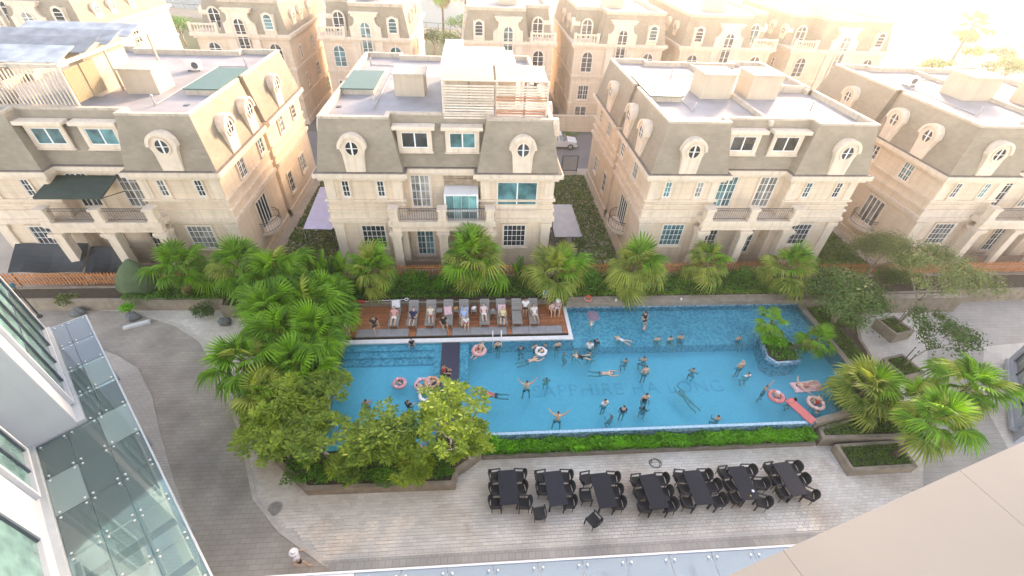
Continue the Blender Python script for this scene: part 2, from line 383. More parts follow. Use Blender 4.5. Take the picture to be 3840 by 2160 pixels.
def sheet(pts, z): return MB().add([(x, y, z) for x, y in pts], [tuple(range(len(pts)))])
CACHE = {}
def cmesh(key, fn):
    if key not in CACHE: CACHE[key] = fn().mesh(str(key[0]))
    return CACHE[key]
def rect(x0, x1, z0, z1): return [(x0, z0), (x1, z0), (x1, z1), (x0, z1)]
# ================================================================ the ground and the water beyond
struct('ground', sheet([(-1500, -1500), (1500, -1500), (1500, 1500), (-1500, 1500)], -0.08), plain('ground_earth', (0.07, 0.075, 0.05), 0.95, 0.3, 0.05))
PAVE = paver('light_paving', (0.61, 0.545, 0.465), (0.67, 0.605, 0.52), 0.4, 0.2, 0.75, 0.22)
ROADM = paver('stamped_drive', (0.365, 0.305, 0.245), (0.405, 0.345, 0.28), 0.5, 0.22, 0.7, 0.30, 0.2)
ROADR = paver('grey_lane', (0.38, 0.34, 0.29), (0.42, 0.375, 0.325), 0.6, 0.3, 0.7, 0.2)
struct('terrace_base', sheet([(-60, 1), (60, 1), (60, 26.2), (-60, 26.2)], -0.012), PAVE)
edge = [(-27.5, 24.6), (-23.86, 24.3), (-20.2, 22.8), (-18.0, 21.3), (-16.0, 18.9), (-14.5, 16.8), (-13.1, 14.7), (-12.0, 12.8), (-10.9, 10.8), (-9.2, 9.2), (-7.2, 7.95)]
struct('driveway', sheet([(-45, 4), (-45, 24.6)] + edge + [(-6.6, 7.6), (-4, 4)], -0.004), ROADM)
struct('drain_band', sheet([(-7.0, 7.93), (22, 7.93), (22, 7.15), (-6.2, 7.15)], -0.006), paver('band_pavers', (0.40, 0.36, 0.31), (0.46, 0.42, 0.365), 0.3, 0.3, 0.8, 0.25, 0.2))
inn = [(x - 0.0, y) for x, y in edge]
def offs(pl, d):
    out = []
    for i, (x, y) in enumerate(pl):
        a = Vector(pl[max(i - 1, 0)]); b = Vector(pl[min(i + 1, len(pl) - 1)]); t = (b - a).normalized()
        out.append((x - t.y * d, y + t.x * d))
    return out
o2 = offs(edge, 0.2)
mk = MB()
for i in range(len(edge) - 1):
    mk.prism([edge[i], edge[i + 1], o2[i + 1], o2[i]], -0.01, 0.02)
struct('drive_edge_strip', mk, plain('pale_kerb_stone', (0.55, 0.485, 0.41), 0.8, 0.15, 3))
isl = [(-30, 21.5), (-25, 21.4), (-22.15, 20.1), (-20.5, 19.1), (-18.6, 17.0), (-17.1, 14.8), (-15.2, 12.2), (-12.4, 8.6), (-10.2, 5), (-30, 3)]
struct('footpath', MB().prism(isl, -0.02, 0.12), paver('foot_pavers', (0.46, 0.405, 0.345), (0.51, 0.455, 0.395), 0.3, 0.15, 0.8, 0.2))
struct('lane', sheet([(33.6, 22.3), (23.2, 10.2), (20.5, 7.1), (27.5, 7.1), (31.0, 15.0), (35.2, 19.2), (44, 20.0), (60, 20), (60, 24.2), (36.5, 24.2)], -0.004), ROADR)
# street behind the front row, lawns between the houses
struct('street', sheet([(-90, 47.3), (90, 47.3), (90, 57.5), (-90, 57.5)], -0.03), plain('street_concrete', (0.17, 0.16, 0.16), 0.85, 0.15, 0.5, 0.1))
struct('back_lots', sheet([(-120, 57.5), (120, 57.5), (120, 84), (-120, 84)], -0.035), plain('lot_concrete', (0.12, 0.115, 0.10), 0.85, 0.2, 0.4))
struct('house_lots', sheet([(-60, 26.2), (70, 26.2), (70, 47.3), (-60, 47.3)], -0.03), plain('lot_paving', (0.42, 0.35, 0.28), 0.85, 0.2, 0.6))
bank = [(-260, 183), (-78, 140), (105, 97), (300, 51)]
struct('river', sheet([(-1400, 452), (-260, 184), (-78, 141), (105, 98), (300, 52), (1400, -206), (1400, 1400), (-1400, 1400)], -0.06),
       plain('river_water', (0.085, 0.135, 0.155), 0.6, 0.12, 0.05, spec=0.05))
struct('promenade', sheet([(-260, 174), (-78, 131), (105, 88), (300, 42), (300, 51), (105, 97), (-78, 140), (-260, 183)], -0.03), plain('promenade_stone', (0.12, 0.11, 0.10), 0.85, 0.1, 0.5))
struct('park_lawn', sheet([(-200, 92), (140, 64), (180, 70), (105, 87), (-78, 130), (-200, 158)], -0.05), plain('lawn_green', (0.035, 0.055, 0.018), 0.95, 0.35, 0.12))
struct('far_bank', MB().prism([(172, 150), (400, 92), (700, 400), (420, 420), (186, 192)], -0.1, 1.6), plain('far_bank_earth', (0.06, 0.06, 0.05), 0.95, 0.3, 0.05))
t = thing('promenade_railing', 'long thin dark railing along the river promenade far behind the houses', 'railing', (0, 0, 0))
for i in range(3):
    a, b = Vector((*bank[i], 0)), Vector((*bank[i + 1], 0))
    part('rail', MB().tube([a + Vector((0, 0, 1.1)), b + Vector((0, 0, 1.1))], 0.05, 5), IRON, t)
    n = int((b - a).length / 3.0)
    if i == 1:
        pm = cmesh(('rail_post',), lambda: MB().box(-.05, .05, -.05, .05, 0, 1.1))
        for k in range(n):
            o = link('post', pm, IRON, t); o.location = a.lerp(b, (k + .5) / n)

# ================================================================ windows and dormers
def arch_outline(w, h, z0, n=8, off=0.0):
    r = w / 2 + off
    pts = [(-r, z0 - off), (r, z0 - off)]
    zc = z0 + h - w / 2
    for i in range(n + 1):
        a = math.pi * i / n
        pts.append((r * math.cos(a), zc + r * math.sin(a)))
    return pts
def window(parent, pos, rz, w, h, leafs=2, rows=3, cols=2, sur=0.13, glass=None, arch=False, hood=False, name='window', smat=None):
    """surround (the part) with frame and one pane per leaf as sub-parts; pos is the middle of the sill line, facing local -y"""
    glass = glass or random.choice((GLASS, GLASS, GLASS, GLASST, GLASSC))
    smat = smat or TRIM
    if arch:
        win = link(name, cmesh(('wa', w, h, sur), lambda: MB().yring(arch_outline(w, h, 0, off=sur), arch_outline(w, h, 0), -0.09, 0.02)), smat, parent)
    else:
        def surround():
            m = MB().yring(rect(-w / 2 - sur, w / 2 + sur, -sur, h + sur), rect(-w / 2, w / 2, 0, h), -0.09, 0.02)
            m.box(-w / 2 - sur - .07, w / 2 + sur + .07, -0.16, 0.02, -sur - .09, -sur - .002)
            if hood: m.yprism([(-w / 2 - .5, h + sur + .003), (w / 2 + .5, h + sur + .003), (w / 2 + .5, h + sur + .22), (-w / 2 - .5, h + sur + .22)], -0.42, 0.3)
            return m
        win = link(name, cmesh(('ws', w, h, sur, hood), surround), smat, parent)
    win.location = pos; win.rotation_euler = (0, 0, rz)
    def frame():
        m = MB(); f = 0.05
        if arch: m.yring(arch_outline(w, h, 0), arch_outline(w, h, 0, off=-f), -0.055, -0.012)
        else: m.yring(rect(-w / 2, w / 2, 0, h), rect(-w / 2 + f, w / 2 - f, f, h - f), -0.055, -0.012)
        top = h - (w / 2 if arch else 0)
        for i in range(1, leafs): x = -w / 2 + w * i / leafs; m.box(x - .045, x + .045, -0.052, -0.014, f, (h - f) if not arch else h - f - .02)
        lw = w / leafs
        for i in range(leafs):
            for c in range(1, cols):
                x = -w / 2 + lw * i + lw * c / cols; m.box(x - .016, x + .016, -0.046, -0.018, f, top - f)
        for r_ in range(1, rows):
            z = top * r_ / rows; m.box(-w / 2 + f, w / 2 - f, -0.049, -0.016, z - .016, z + .016)
        if arch: m.box(-w / 2 + f, w / 2 - f, -0.053, -0.013, top - .03, top + .03)
        return m
    link('frame', cmesh(('wf', w, h, leafs, rows, cols, arch), frame), WHITE, win)
    if arch:
        link('pane', cmesh(('wpa', w, h), lambda: MB().yprism(arch_outline(w, h, 0, off=-.02), -0.03, 0.01)), glass, win)
    else:
        lw = w / leafs
        for i in range(leafs):
            o = link('pane', cmesh(('wp', lw, h), lambda: MB().box(-lw / 2 + .003, lw / 2 - .003, -0.03, 0.01, .02, h - .02)), glass, win)
            o.location = (-w / 2 + lw * (i + .5), 0, 0)
    return win
def dormer(parent, pos, rz, s=1.0, name='dormer'):
    """round-headed stone dormer with an oval window, standing out of the mansard"""
    def outline(off=0.0):
        pts = [(-.62 + off, 0.0), (.62 - off, 0.0), (.68 - off, 1.2)]
        for i in range(13):
            a = math.pi * i / 12; pts.append(((.82 - off) * math.cos(a), 1.62 + (.84 - off) * math.sin(a)))
        pts.append((-.68 + off, 1.2))
        return pts
    d = link(name, cmesh(('dorm',), lambda: MB().yprism(outline(), 0.0, 1.1)), TRIM, parent)
    d.location = pos; d.rotation_euler = (0, 0, rz); d.scale = (s, s, s)
    def ell(a, b, n=20): return [(a * math.cos(2 * math.pi * i / n), 1.6 + b * math.sin(2 * math.pi * i / n)) for i in range(n)]
    def arcring():
        n = 12; o = []; i_ = []
        for k in range(n + 1):
            a = math.pi * k / n; o.append((.90 * math.cos(a), 1.60 + .92 * math.sin(a)))
        for k in range(n + 1):
            a = math.pi * (n - k) / n; i_.append((.70 * math.cos(a), 1.60 + .72 * math.sin(a)))
        return MB().yprism(o + i_, -0.12, 0.35)
    link('hood_moulding', cmesh(('dorm_h',), arcring), TRIM, d)
    link('oval_surround', cmesh(('dorm_r',), lambda: MB().yring(ell(.50, .56), ell(.38, .44), -0.07, 0.01)), TRIM, d)
    link('pane', cmesh(('dorm_p',), lambda: MB().yprism(ell(.40, .46), -0.025, 0.01)), GLASS, d)
    link('glazing_bar', cmesh(('dorm_b',), lambda: MB().box(-.05, .05, -.05, -.03, 1.17, 2.03).box(-.36, -.052, -.048, -.032, 1.58, 1.62).box(.052, .36, -.048, -.032, 1.58, 1.62)), WHITE, d)
    return d
def railing(parent, pts, h=0.9, step=0.16, name='railing'):
    """iron railing along a polyline: two rails, thin bars, small scroll rings"""
    m = MB()
    for a, b in zip(pts[:-1], pts[1:]):
        a = Vector(a); b = Vector(b); L = (b - a).length; up = Vector((0, 0, 1))
        m.tube([a + up * h, b + up * h], 0.03, 5); m.tube([a + up * .08, b + up * .08], 0.02, 5); m.tube([a + up * (h - .18), b + up * (h - .18)], 0.015, 5)
        n = max(1, int(L / step))
        for k in range(n + 1):
            p = a.lerp(b, k / n); m.tube([p + up * .08, p + up * h], 0.012, 4, cap=False)
    return part(name, m, IRON, parent)

# ================================================================ front row villas
E_IN = 17.4
def plan(o):
    a, w = 2.65, 7.8
    return [(-w - o, -o), (-a + o, -o), (-a + o, .85 - o), (a - o, .85 - o), (a - o, -o), (w + o, -o),
            (w + o, 8.0), (w - .5 + o, 8.0), (w - .5 + o, 8.7), (w + o, 8.7), (w + o, E_IN + o), (a + 1 - o, E_IN + o), (a + 1 - o, E_IN - .8 + o),
            (-a - 1 + o, E_IN - .8 + o), (-a - 1 + o, E_IN + o), (-w - o, E_IN + o), (-w - o, 8.7), (-w + .5 - o, 8.7), (-w + .5 - o, 8.0), (-w - o, 8.0)]
def lay(o, z): return [(x, y, z) for x, y in plan(o)]
ZE, ZR = 8.55, 11.8
def villa_front(cx, label, bay_window=False, chim=(), hatch=None, names=''):
    v = thing('villa', label, 'villa', (cx, 28.35, 0), 0, 'villas facing the pool')
    wm = MB().prism(plan(0), -0.2, 8.1)
    part('wall', wm, WALL, v)
    part('plinth', MB().prism(plan(.10), -0.2, 0.6), TRIM, v)
    # belt courses of the wings
    for sgn in (-1, 1):
        m = MB()
        for (z0, z1, o) in ((4.55, 4.75, .10), (4.752, 5.0, .22), (5.002, 5.5, .08), (5.502, 5.65, .16), (5.95, 6.08, .10), (6.33, 6.46, .16)):
            x0, x1 = (-7.8 - o, -2.65 + o) if sgn < 0 else (2.65 - o, 7.8 + o)
            m.box(x0, x1, -o, 0.0, z0, z1)
        part('belt_course', m, TRIM, v)
        m = MB()
        for (z0, z1, o) in ((4.55, 4.75, .10), (4.752, 5.0, .22), (5.502, 5.65, .14), (6.33, 6.46, .14)):
            for y0, y1 in ((0.002, 8.0), (8.7, E_IN)):
                m.box(*((-7.8 - o, -7.8) if sgn < 0 else (7.8, 7.8 + o)), y0, y1, z0, z1)
        part('belt_course', m, TRIM, v)
        for x in ((-7.46, -3.0) if sgn < 0 else (3.0, 7.46)):
            pl = MB().box(x - .34, x + .34, -.14, 0, 0.602, 4.25).box(x - .42, x + .42, -.2, 0, 4.252, 4.54)
            part('pilaster', pl, TRIM, v)
            pl = MB().box(x - .30, x + .30, -.07, 0, 6.47, 7.95)
            part('pilaster', pl, TRIM, v)
    c = MB().prism(plan(.26), 7.95, 8.2).prism(plan(.48), 8.202, 8.5)
    part('cornice', c, TRIM, v)
    part('gutter', MB().prism(plan(.40), 8.502, ZE), plain('roof_edge_dark', (0.20, 0.16, 0.13), 0.9, 0.3, 3), v)
    # mansard, parapet, roof deck
    ms = part('mansard', MB().band(lay(.2, ZE), lay(-.45, ZR)), MANS, v)
    part('parapet', MB().band(lay(-.43, ZR - .02), lay(-.40, ZR + .14)).band(lay(-.40, ZR + .14), lay(-.68, ZR + .14)).band(lay(-.68, ZR + .14), lay(-.68, ZR - .35)), PARA, v)
    rf = MB().add(lay(-.6, ZR - .25), [tuple(range(len(plan(0))))])
    part('roof_deck', rf, ROOF, v)
    # front dormers
    for x in (-5.45, 5.45): dormer(v, (x, -.28, ZE + .03), 0)
    for x in (-1.6, 1.5):
        window(v, (x, .78, 9.85), 0, 1.7, 1.02, 2, 1, 1, .26, GLASST if random.random() < .5 else GLASS, hood=True, name='dormer_window')
    for sgn, rz in ((1, R(90)), (-1, R(-90))):
        for y in (3.1, 6.6, 12.6): dormer(v, (sgn * 8.06, y, ZE + .03), rz)
    # upper floor front windows
    for x in (-6.42, -4.1): window(v, (x, -.002, 6.67), 0, .48, 1.18, 1, 3, 2, .1)
    if not bay_window:
        for x in (4.1, 6.42): window(v, (x, -.002, 6.67), 0, .48, 1.18, 1, 3, 2, .1)
        for x in (-1.55, 1.5): window(v, (x, .848, 5.42), 0, 1.3, 2.45, 2, 4, 2, .14, name='balcony_door')
    else:
        window(v, (5.22, -.002, 5.9), 0, 2.8, 1.88, 2, 1, 1, .1, GLASST)
        window(v, (-1.55, .848, 5.42), 0, 1.3, 2.45, 2, 4, 2, .14, name='balcony_door')
        bay = part('glazed_bay', MB().box(.15, 2.5, -.55, .83, 6.98, 7.1).box(.15, .27, -.55, -.43, 5.1, 6.98).box(2.38, 2.5, -.55, -.43, 5.1, 6.98)
                   .box(.27, 2.38, -.54, -.44, 5.75, 5.87).box(.27, 2.38, -.54, -.44, 5.1, 5.2).box(.15, .27, -.43, .83, 5.1, 5.2).box(2.38, 2.5, -.43, .83, 5.1, 5.2), WHITE, v)
        for i in range(4):
            x0 = .29 + i * .525
            part('pane', MB().box(x0, x0 + .505, -.5, -.47, 5.88, 6.97), glass_dark('bay_curtain_teal', (0.12, 0.36, 0.36), 0.08, .4), bay)
            part('mullion', MB().box(x0 + .507, x0 + .523, -.53, -.45, 5.21, 6.97), WHITE, bay)
            part('pane', MB().box(x0, x0 + .505, -.5, -.47, 5.21, 5.74), glass_dark('bay_lower_glass', (0.16, 0.24, 0.24), 0.08, .4), bay)
        for i in range(2):
            part('pane', MB().box(.19 + i * 2.25, .22 + i * 2.25, -.42, .82, 5.21, 6.97), GLASST, bay)
        # patchy stone cladding over the bay
        rnd = random.Random(3)
        st = part('stone_cladding', MB().box(.1, 2.6, .80, .846, 7.12, 7.94), STAIN, v)
        for r_ in range(3):
            x = .14
            while x < 2.5:
                w = rnd.uniform(.3, .6); x1 = min(x + w, 2.56)
                part('stone', MB().box(x, x1 - .03, .76 - rnd.random() * .03, .80, 7.15 + r_ * .26, 7.15 + r_ * .26 + .23), STAIN, st)
                x += w
    # ground floor windows of the wings
    for x in (-5.1, 5.15): window(v, (x, -.002, 2.5), 0, 1.65, 1.85, 1, 4, 5, .12)
    # balcony over the porch
    part('balcony_slab', MB().box(-3.55, 3.55, -1.15, .847, 4.86, 5.12).box(-3.7, 3.7, -1.3, -1.152, 4.98, 5.36).box(-3.7, -3.552, -1.15, -.23, 4.98, 5.36).box(3.552, 3.7, -1.15, -.23, 4.98, 5.36)
         .box(-3.5, 3.5, -1.1, -.7, 4.5, 4.858), TRIM, v)
    for x in (-3.3, 0.0, 3.3):
        ped = part('balcony_pedestal', MB().box(x - .27, x + .27, -1.26, -.72, 5.362, 6.2).box(x - .34, x + .34, -1.33, -.65, 6.202, 6.36).box(x - .34, x + .34, -1.32, -.66, 5.37, 5.5), TRIM, v)
        col = part('porch_column', MB().box(x - .30, x + .30, -1.18, -.58, 0.0, 4.1).box(x - .38, x + .38, -1.26, -.5, 4.102, 4.3).box(x - .46, x + .46, -1.34, -.42, 4.302, 4.498).box(x - .4, x + .4, -1.28, -.48, 0, .5), TRIM, v)
    railing(v, [(-3.03, -1.0, 5.36), (-.27, -1.0, 5.36)]); railing(v, [(.27, -1.0, 5.36), (3.03, -1.0, 5.36)])
    for x0, x1 in ((-3.0, -.3), (.3, 3.0)):
        part('porch_wall', MB().box(x0, x1, -.98, -.78, 0.0, 1.0), TRIM, v)
        part('porch_panel', MB().box(x0 + .02, x1 - .02, -.90, -.82, 1.0, 1.75), BROWNW, v)
    for x in (-1.55, 1.55): window(v, (x, .848, 1.2), 0, 1.25, 2.2, 2, 4, 2, .12, name='porch_door')
    # sides
    for sgn, rz in ((1, R(90)), (-1, R(-90))):
        X = sgn * 7.802
        window(v, (X, 3.2, 6.55), rz, 1.0, 1.35, 2, 3, 2, .14)
        window(v, (X, 7.0, 6.7), rz, .8, 1.15, 2, 3, 1, .12)
        window(v, (X, 11.8, 6.55), rz, 1.0, 1.35, 2, 3, 2, .14)
        window(v, (X, 15.2, 6.55), rz, .8, 1.2, 1, 3, 2, .12)
        window(v, (X, 4.1, 2.0), rz, 1.9, 2.3, 4, 1, 1, .14, name='balcony_door')
        window(v, (X, 10.5, 1.6), rz, .9, 1.8, 1, 3, 2, .12)
        window(v, (X, 14.2, 1.9), rz, 1.2, 1.5, 2, 3, 2, .12)
        bal = []
        for k in range(9):
            a = math.pi * k / 8; bal.append((sgn * (7.8 + 1.05 * math.sin(a)), 4.1 - 1.35 * math.cos(a)))
        pts = bal if sgn > 0 else bal[::-1]
        part('side_balcony', MB().prism(pts if sgn > 0 else pts, 1.62, 1.85), TRIM, v)
        railing(v, [(x - sgn * .07, y, 1.85) for x, y in bal[0:9]], .85, .2)
        part('downpipe', MB().tube([(sgn * 7.45, 8.35, .2), (sgn * 7.45, 8.35, 8.0)], .07, 6), TRIM, v)
    # rooftop
    for (x, y, w, d, h) in chim:
        cb = part('roof_ventilation_box', MB().box(x - w / 2, x + w / 2, y - d / 2, y + d / 2, ZR - .26, ZR - .25 + h), CHIM, v)
        part('coping', MB().box(x - w / 2 - .12, x + w / 2 + .12, y - d / 2 - .12, y + d / 2 + .12, ZR - .25 + h, ZR - .25 + h + .1), PARA, cb)
    if hatch:
        x0, x1, y0, y1 = hatch
        hm = part('roof_hatch', MB().box(x0, x1, y0, y1, ZR - .26, ZR + .12), PARA, v)
        part('green_cover', MB().box(x0 - .08, x1 + .08, y0 - .08, y1 + .08, ZR + .122, ZR + .2), GREEN, hm)
    return v
v1 = villa_front(-24.65, 'leftmost pool villa with solar panel pergola and awning over its balcony', chim=[(2.1, 6.3, 2.1, 2.0, 1.5)], hatch=(4.9, 7.05, 5.2, 10.4))
v2 = villa_front(-2.4, 'middle pool villa with slatted rooftop pergola and teal glazed balcony bay', True, chim=[(-2.3, 6.8, 2.1, 2.0, 1.45)], hatch=(-7.1, -4.9, 6.0, 10.6))
v3 = villa_front(20.0, 'pool villa right of the lawn passage with two rooftop boxes and bare roof', chim=[(-1.6, 7.6, 2.4, 2.2, 1.7), (2.2, 7.7, 2.4, 2.2, 1.7)], hatch=(-7.0, -4.6, 5.6, 11.0))
v4 = villa_front(42.3, 'rightmost pool villa partly cut off by the frame and veiled in glare', chim=[(-1.2, 8.5, 2.6, 2.4, 1.7), (3.2, 6.5, 2.4, 2.2, 1.7)])
# roof dividing kerbs
part('roof_kerb', MB().box(-.12, .12, .9, 16, ZR - .26, ZR + .05), PARA, v3)
part('roof_kerb', MB().box(-.12, .12, .9, 16, ZR - .26, ZR + .05), PARA, v4)
part('roof_kerb', MB().box(4.2, 6.9, 8.5, 8.7, ZR - .26, ZR + .3), PARA, v3)

def roof_bits(v, seed, spots):
    r_ = random.Random(seed); STN = plain('roof_pipe', (.34, .33, .32), .6, .2, 3)
    for (x, y) in spots:
        vp = part('vent_pipe', MB().tube([(x, y, ZR - .26), (x, y, ZR + .35)], .06, 8), STN, v); part('cowl', MB().tube([(x, y, ZR + .35), (x, y, ZR + .45)], [.11, .05], 8), STN, vp)
    x0, y0 = spots[0]; x1, y1 = spots[-1]
    part('roof_pipe', MB().tube([(x0, y0 + .2, ZR - .2), (x0, y1, ZR - .2), (x1, y1 + .2, ZR - .2)], .035, 6), STN, v)
    part('roof_drain', MB().box(x1 - .5, x1 - .2, y0, y0 + .3, ZR - .249, ZR - .2), DARKST, v)
roof_bits(v1, 1, [(4.0, 3.0), (1.2, 9.6), (6.2, 12.4)]); roof_bits(v2, 2, [(-4.4, 3.2), (-3.4, 11.5), (-6.4, 13.8)]); roof_bits(v3, 3, [(-4.5, 3.4), (-3.2, 12.0), (4.8, 4.2), (5.8, 12.6)]); roof_bits(v4, 4, [(-4.6, 3.6), (-3.6, 12.2), (5.0, 13.0)])
# middle villa: slatted pergola and white plant roof
PERG = plain('pergola_cream_wood', (0.62, 0.52, 0.42), 0.7, 0.15, 4, objvar=0.15)
pg = thing('rooftop_pergola', 'cream slatted timber pergola on the middle villa roof', 'pergola', (-2.4, 28.35, ZR - .25))
for x in (.35, 2.0, 3.75, 5.55, 7.0):
    part('post', MB().box(x - .07, x + .07, 1.3, 1.44, 0, 2.35), BROWNW if x in (2.0, 5.55) else PERG, pg)
    part('post', MB().box(x - .07, x + .07, 4.0, 4.14, 0, 2.6), PERG, pg)
sm = cmesh(('perg_slat',), lambda: MB().box(-1.62, 1.62, -.03, .03, -.05, .05))
RUST = plain('rusty_slat', (0.42, 0.20, 0.12), 0.8, 0.25, 4)
for i in range(13):
    for xm in (1.95, 5.33):
        o = link('slat', sm, RUST if (xm > 4 and i in (2, 3, 7, 8)) else PERG, pg); o.location = (xm + random.uniform(-.02, .02), 1.25, .12 + i * .165)
        o.rotation_euler = (random.uniform(-.05, .05), random.uniform(-.006, .006), 0)
for i in range(15):
    for xm in (1.95, 5.33):
        o = link('slat', sm, PERG, pg); o.location = (xm, 1.3 + i * .19, 2.40 + i * .017); o.rotation_euler = (R(90), 0, 0)
part('beam', MB().box(.25, 7.1, 1.28, 1.42, 2.352, 2.40), PERG, pg)
wr = thing('rooftop_plant_room', 'white flat roofed plant room behind the slatted pergola', 'shed', (-2.4, 28.35, ZR - .25))
part('wall', MB().box(.3, 5.2, 4.3, 8.8, 0, 2.55), CHIM, wr); part('roof', MB().box(.15, 4.6, 4.2, 9.0, 2.552, 2.7), WHITE, wr)
part('wing_roof', MB().box(.15, 1.5, 9.002, 11.2, 2.552, 2.7), WHITE, wr); part('wing_wall', MB().box(.3, 1.4, 8.802, 11.0, 0, 2.55), CHIM, wr)
def aircon(x, y, z, label):
    a = thing('air_conditioner', label, 'air conditioner', (x, y, z), 0, 'rooftop cooling units')
    part('case', MB().box(-.5, .5, -.2, .2, .08, .75), WHITE, a)
    part('fan_grille', MB().yprism([(.18 + .24 * math.cos(k * .524), .42 + .24 * math.sin(k * .524)) for k in range(12)], -.23, -.202), DARKST, a)
    part('foot', MB().box(-.45, -.35, -.22, .22, 0, .078), DARKST, a); part('foot', MB().box(.35, .45, -.22, .22, 0, .078), DARKST, a)
aircon(-.1, 37.9, ZR - .25 + 1.4, 'white air conditioner on the plant room wing, left of the pair'); 
part('equipment_base', MB().box(1.55, 5.2, 8.82, 11.0, 0, 1.4), CHIM, wr)
aircon(2.0, 38.0, ZR - .25 + 1.4, 'white air conditioner right beside the lattice, right of the pair')

for i_, (x_, y_, lab_) in enumerate(((-21.9, 39.6, 'white air conditioner on the leftmost villa roof behind the green hatch'), (24.4, 40.6, 'white air conditioner at the back of the third villa roof, left one'), (25.9, 40.6, 'white air conditioner at the back of the third villa roof, right one'), (38.4, 39.8, 'white air conditioner on the rightmost villa roof'))):
    aircon(x_, y_, ZR - .25, lab_)
# leftmost villa: solar pergola, slat screen, awning
sp = thing('solar_pergola', 'pale frame carrying blue solar panels on the leftmost villa roof', 'pergola', (-24.65, 28.35, ZR - .25))
SOLAR = glass_dark('solar_panel', (0.20, 0.23, 0.25), 0.3, .3)
part('stair_wall', MB().box(-1.2, -.2, 4.6, 8.8, 0, 2.8), CHIM, sp)
for k in range(4):
    part('solar_panel', MB().add([(-7.2, 1.9 + k * 2.35, 2.75), (.35, 1.9 + k * 2.35, 2.75), (.35, 3.75 + k * 2.35, 3.25), (-7.2, 3.75 + k * 2.35, 3.25),
         (-7.2, 1.9 + k * 2.35, 2.70), (.35, 1.9 + k * 2.35, 2.70), (.35, 3.75 + k * 2.35, 3.20), (-7.2, 3.75 + k * 2.35, 3.20)],
         [(0, 1, 2, 3), (7, 6, 5, 4), (0, 4, 5, 1), (1, 5, 6, 2), (2, 6, 7, 3), (3, 7, 4, 0)]), SOLAR, sp)
part('edge_beam', MB().box(.36, .5, 1.7, 11.2, 2.55, 2.75), PARA, sp); part('edge_beam', MB().box(-7.3, .5, 1.55, 1.69, 2.5, 2.7), PARA, sp)
for y in (1.62, 5.9, 11.0):
    part('post', MB().box(.38, .5, y - .06, y + .06, 0, 2.549), PARA, sp)
bm = cmesh(('scr_bar',), lambda: MB().box(-.03, .03, -.03, .03, 0, 2.0))
for i in range(24):
    o = link('screen_bar', bm, PERG, sp); o.location = (-5.2 + i * .235, 1.62, .42)
part('screen_base', MB().box(-5.4, .4, 1.5, 1.75, 0, .4), PARA, sp)
for y0, y1 in ((1.8, 3.1), (3.25, 4.5)):
    part('bamboo_screen', MB().box(.40, .45, y0, y1, .5, 2.35), plain('bamboo_blind', (0.26, 0.19, 0.11), .8, .25, 12), sp)
tk = thing('water_tank', 'round grey water tank behind the slat screen on the leftmost villa roof', 'tank', (-29.4, 30.9, ZR - .25))
part('barrel', MB().tube([(-.9, 0, .75), (-.7, 0, .75), (.7, 0, .75), (.9, 0, .75)], [.45, .62, .62, .45], 16), plain('tank_grey', (0.45, 0.42, 0.40), .5, .15, 3, metal=.4), tk, True)
part('cradle', MB().box(-.6, .6, -.5, .5, 0, .2), DARKST, tk)
aw = thing('awning', 'dark green tensioned awning over the leftmost villa balcony', 'awning', (-24.65, 28.35, 0))
part('canopy', MB().add([(-2.9, .75, 7.75), (1.1, .75, 7.75), (.9, -1.2, 7.2), (-3.1, -1.2, 7.2), (-3.1, -1.2, 7.05), (.9, -1.2, 7.05), (1.1, .75, 7.7), (-2.9, .75, 7.7)],
     [(0, 3, 2, 1), (3, 4, 5, 2), (7, 6, 5, 4), (0, 7, 4, 3), (1, 2, 5, 6)]), plain('awning_green', (0.025, 0.05, 0.04), .7, .3, 2), aw)
part('arm', MB().tube([(-2.9, .8, 6.6), (-3.0, -1.15, 7.1)], .03, 5), IRON, aw); part('arm', MB().tube([(1.0, .8, 6.6), (.9, -1.15, 7.1)], .03, 5), IRON, aw)

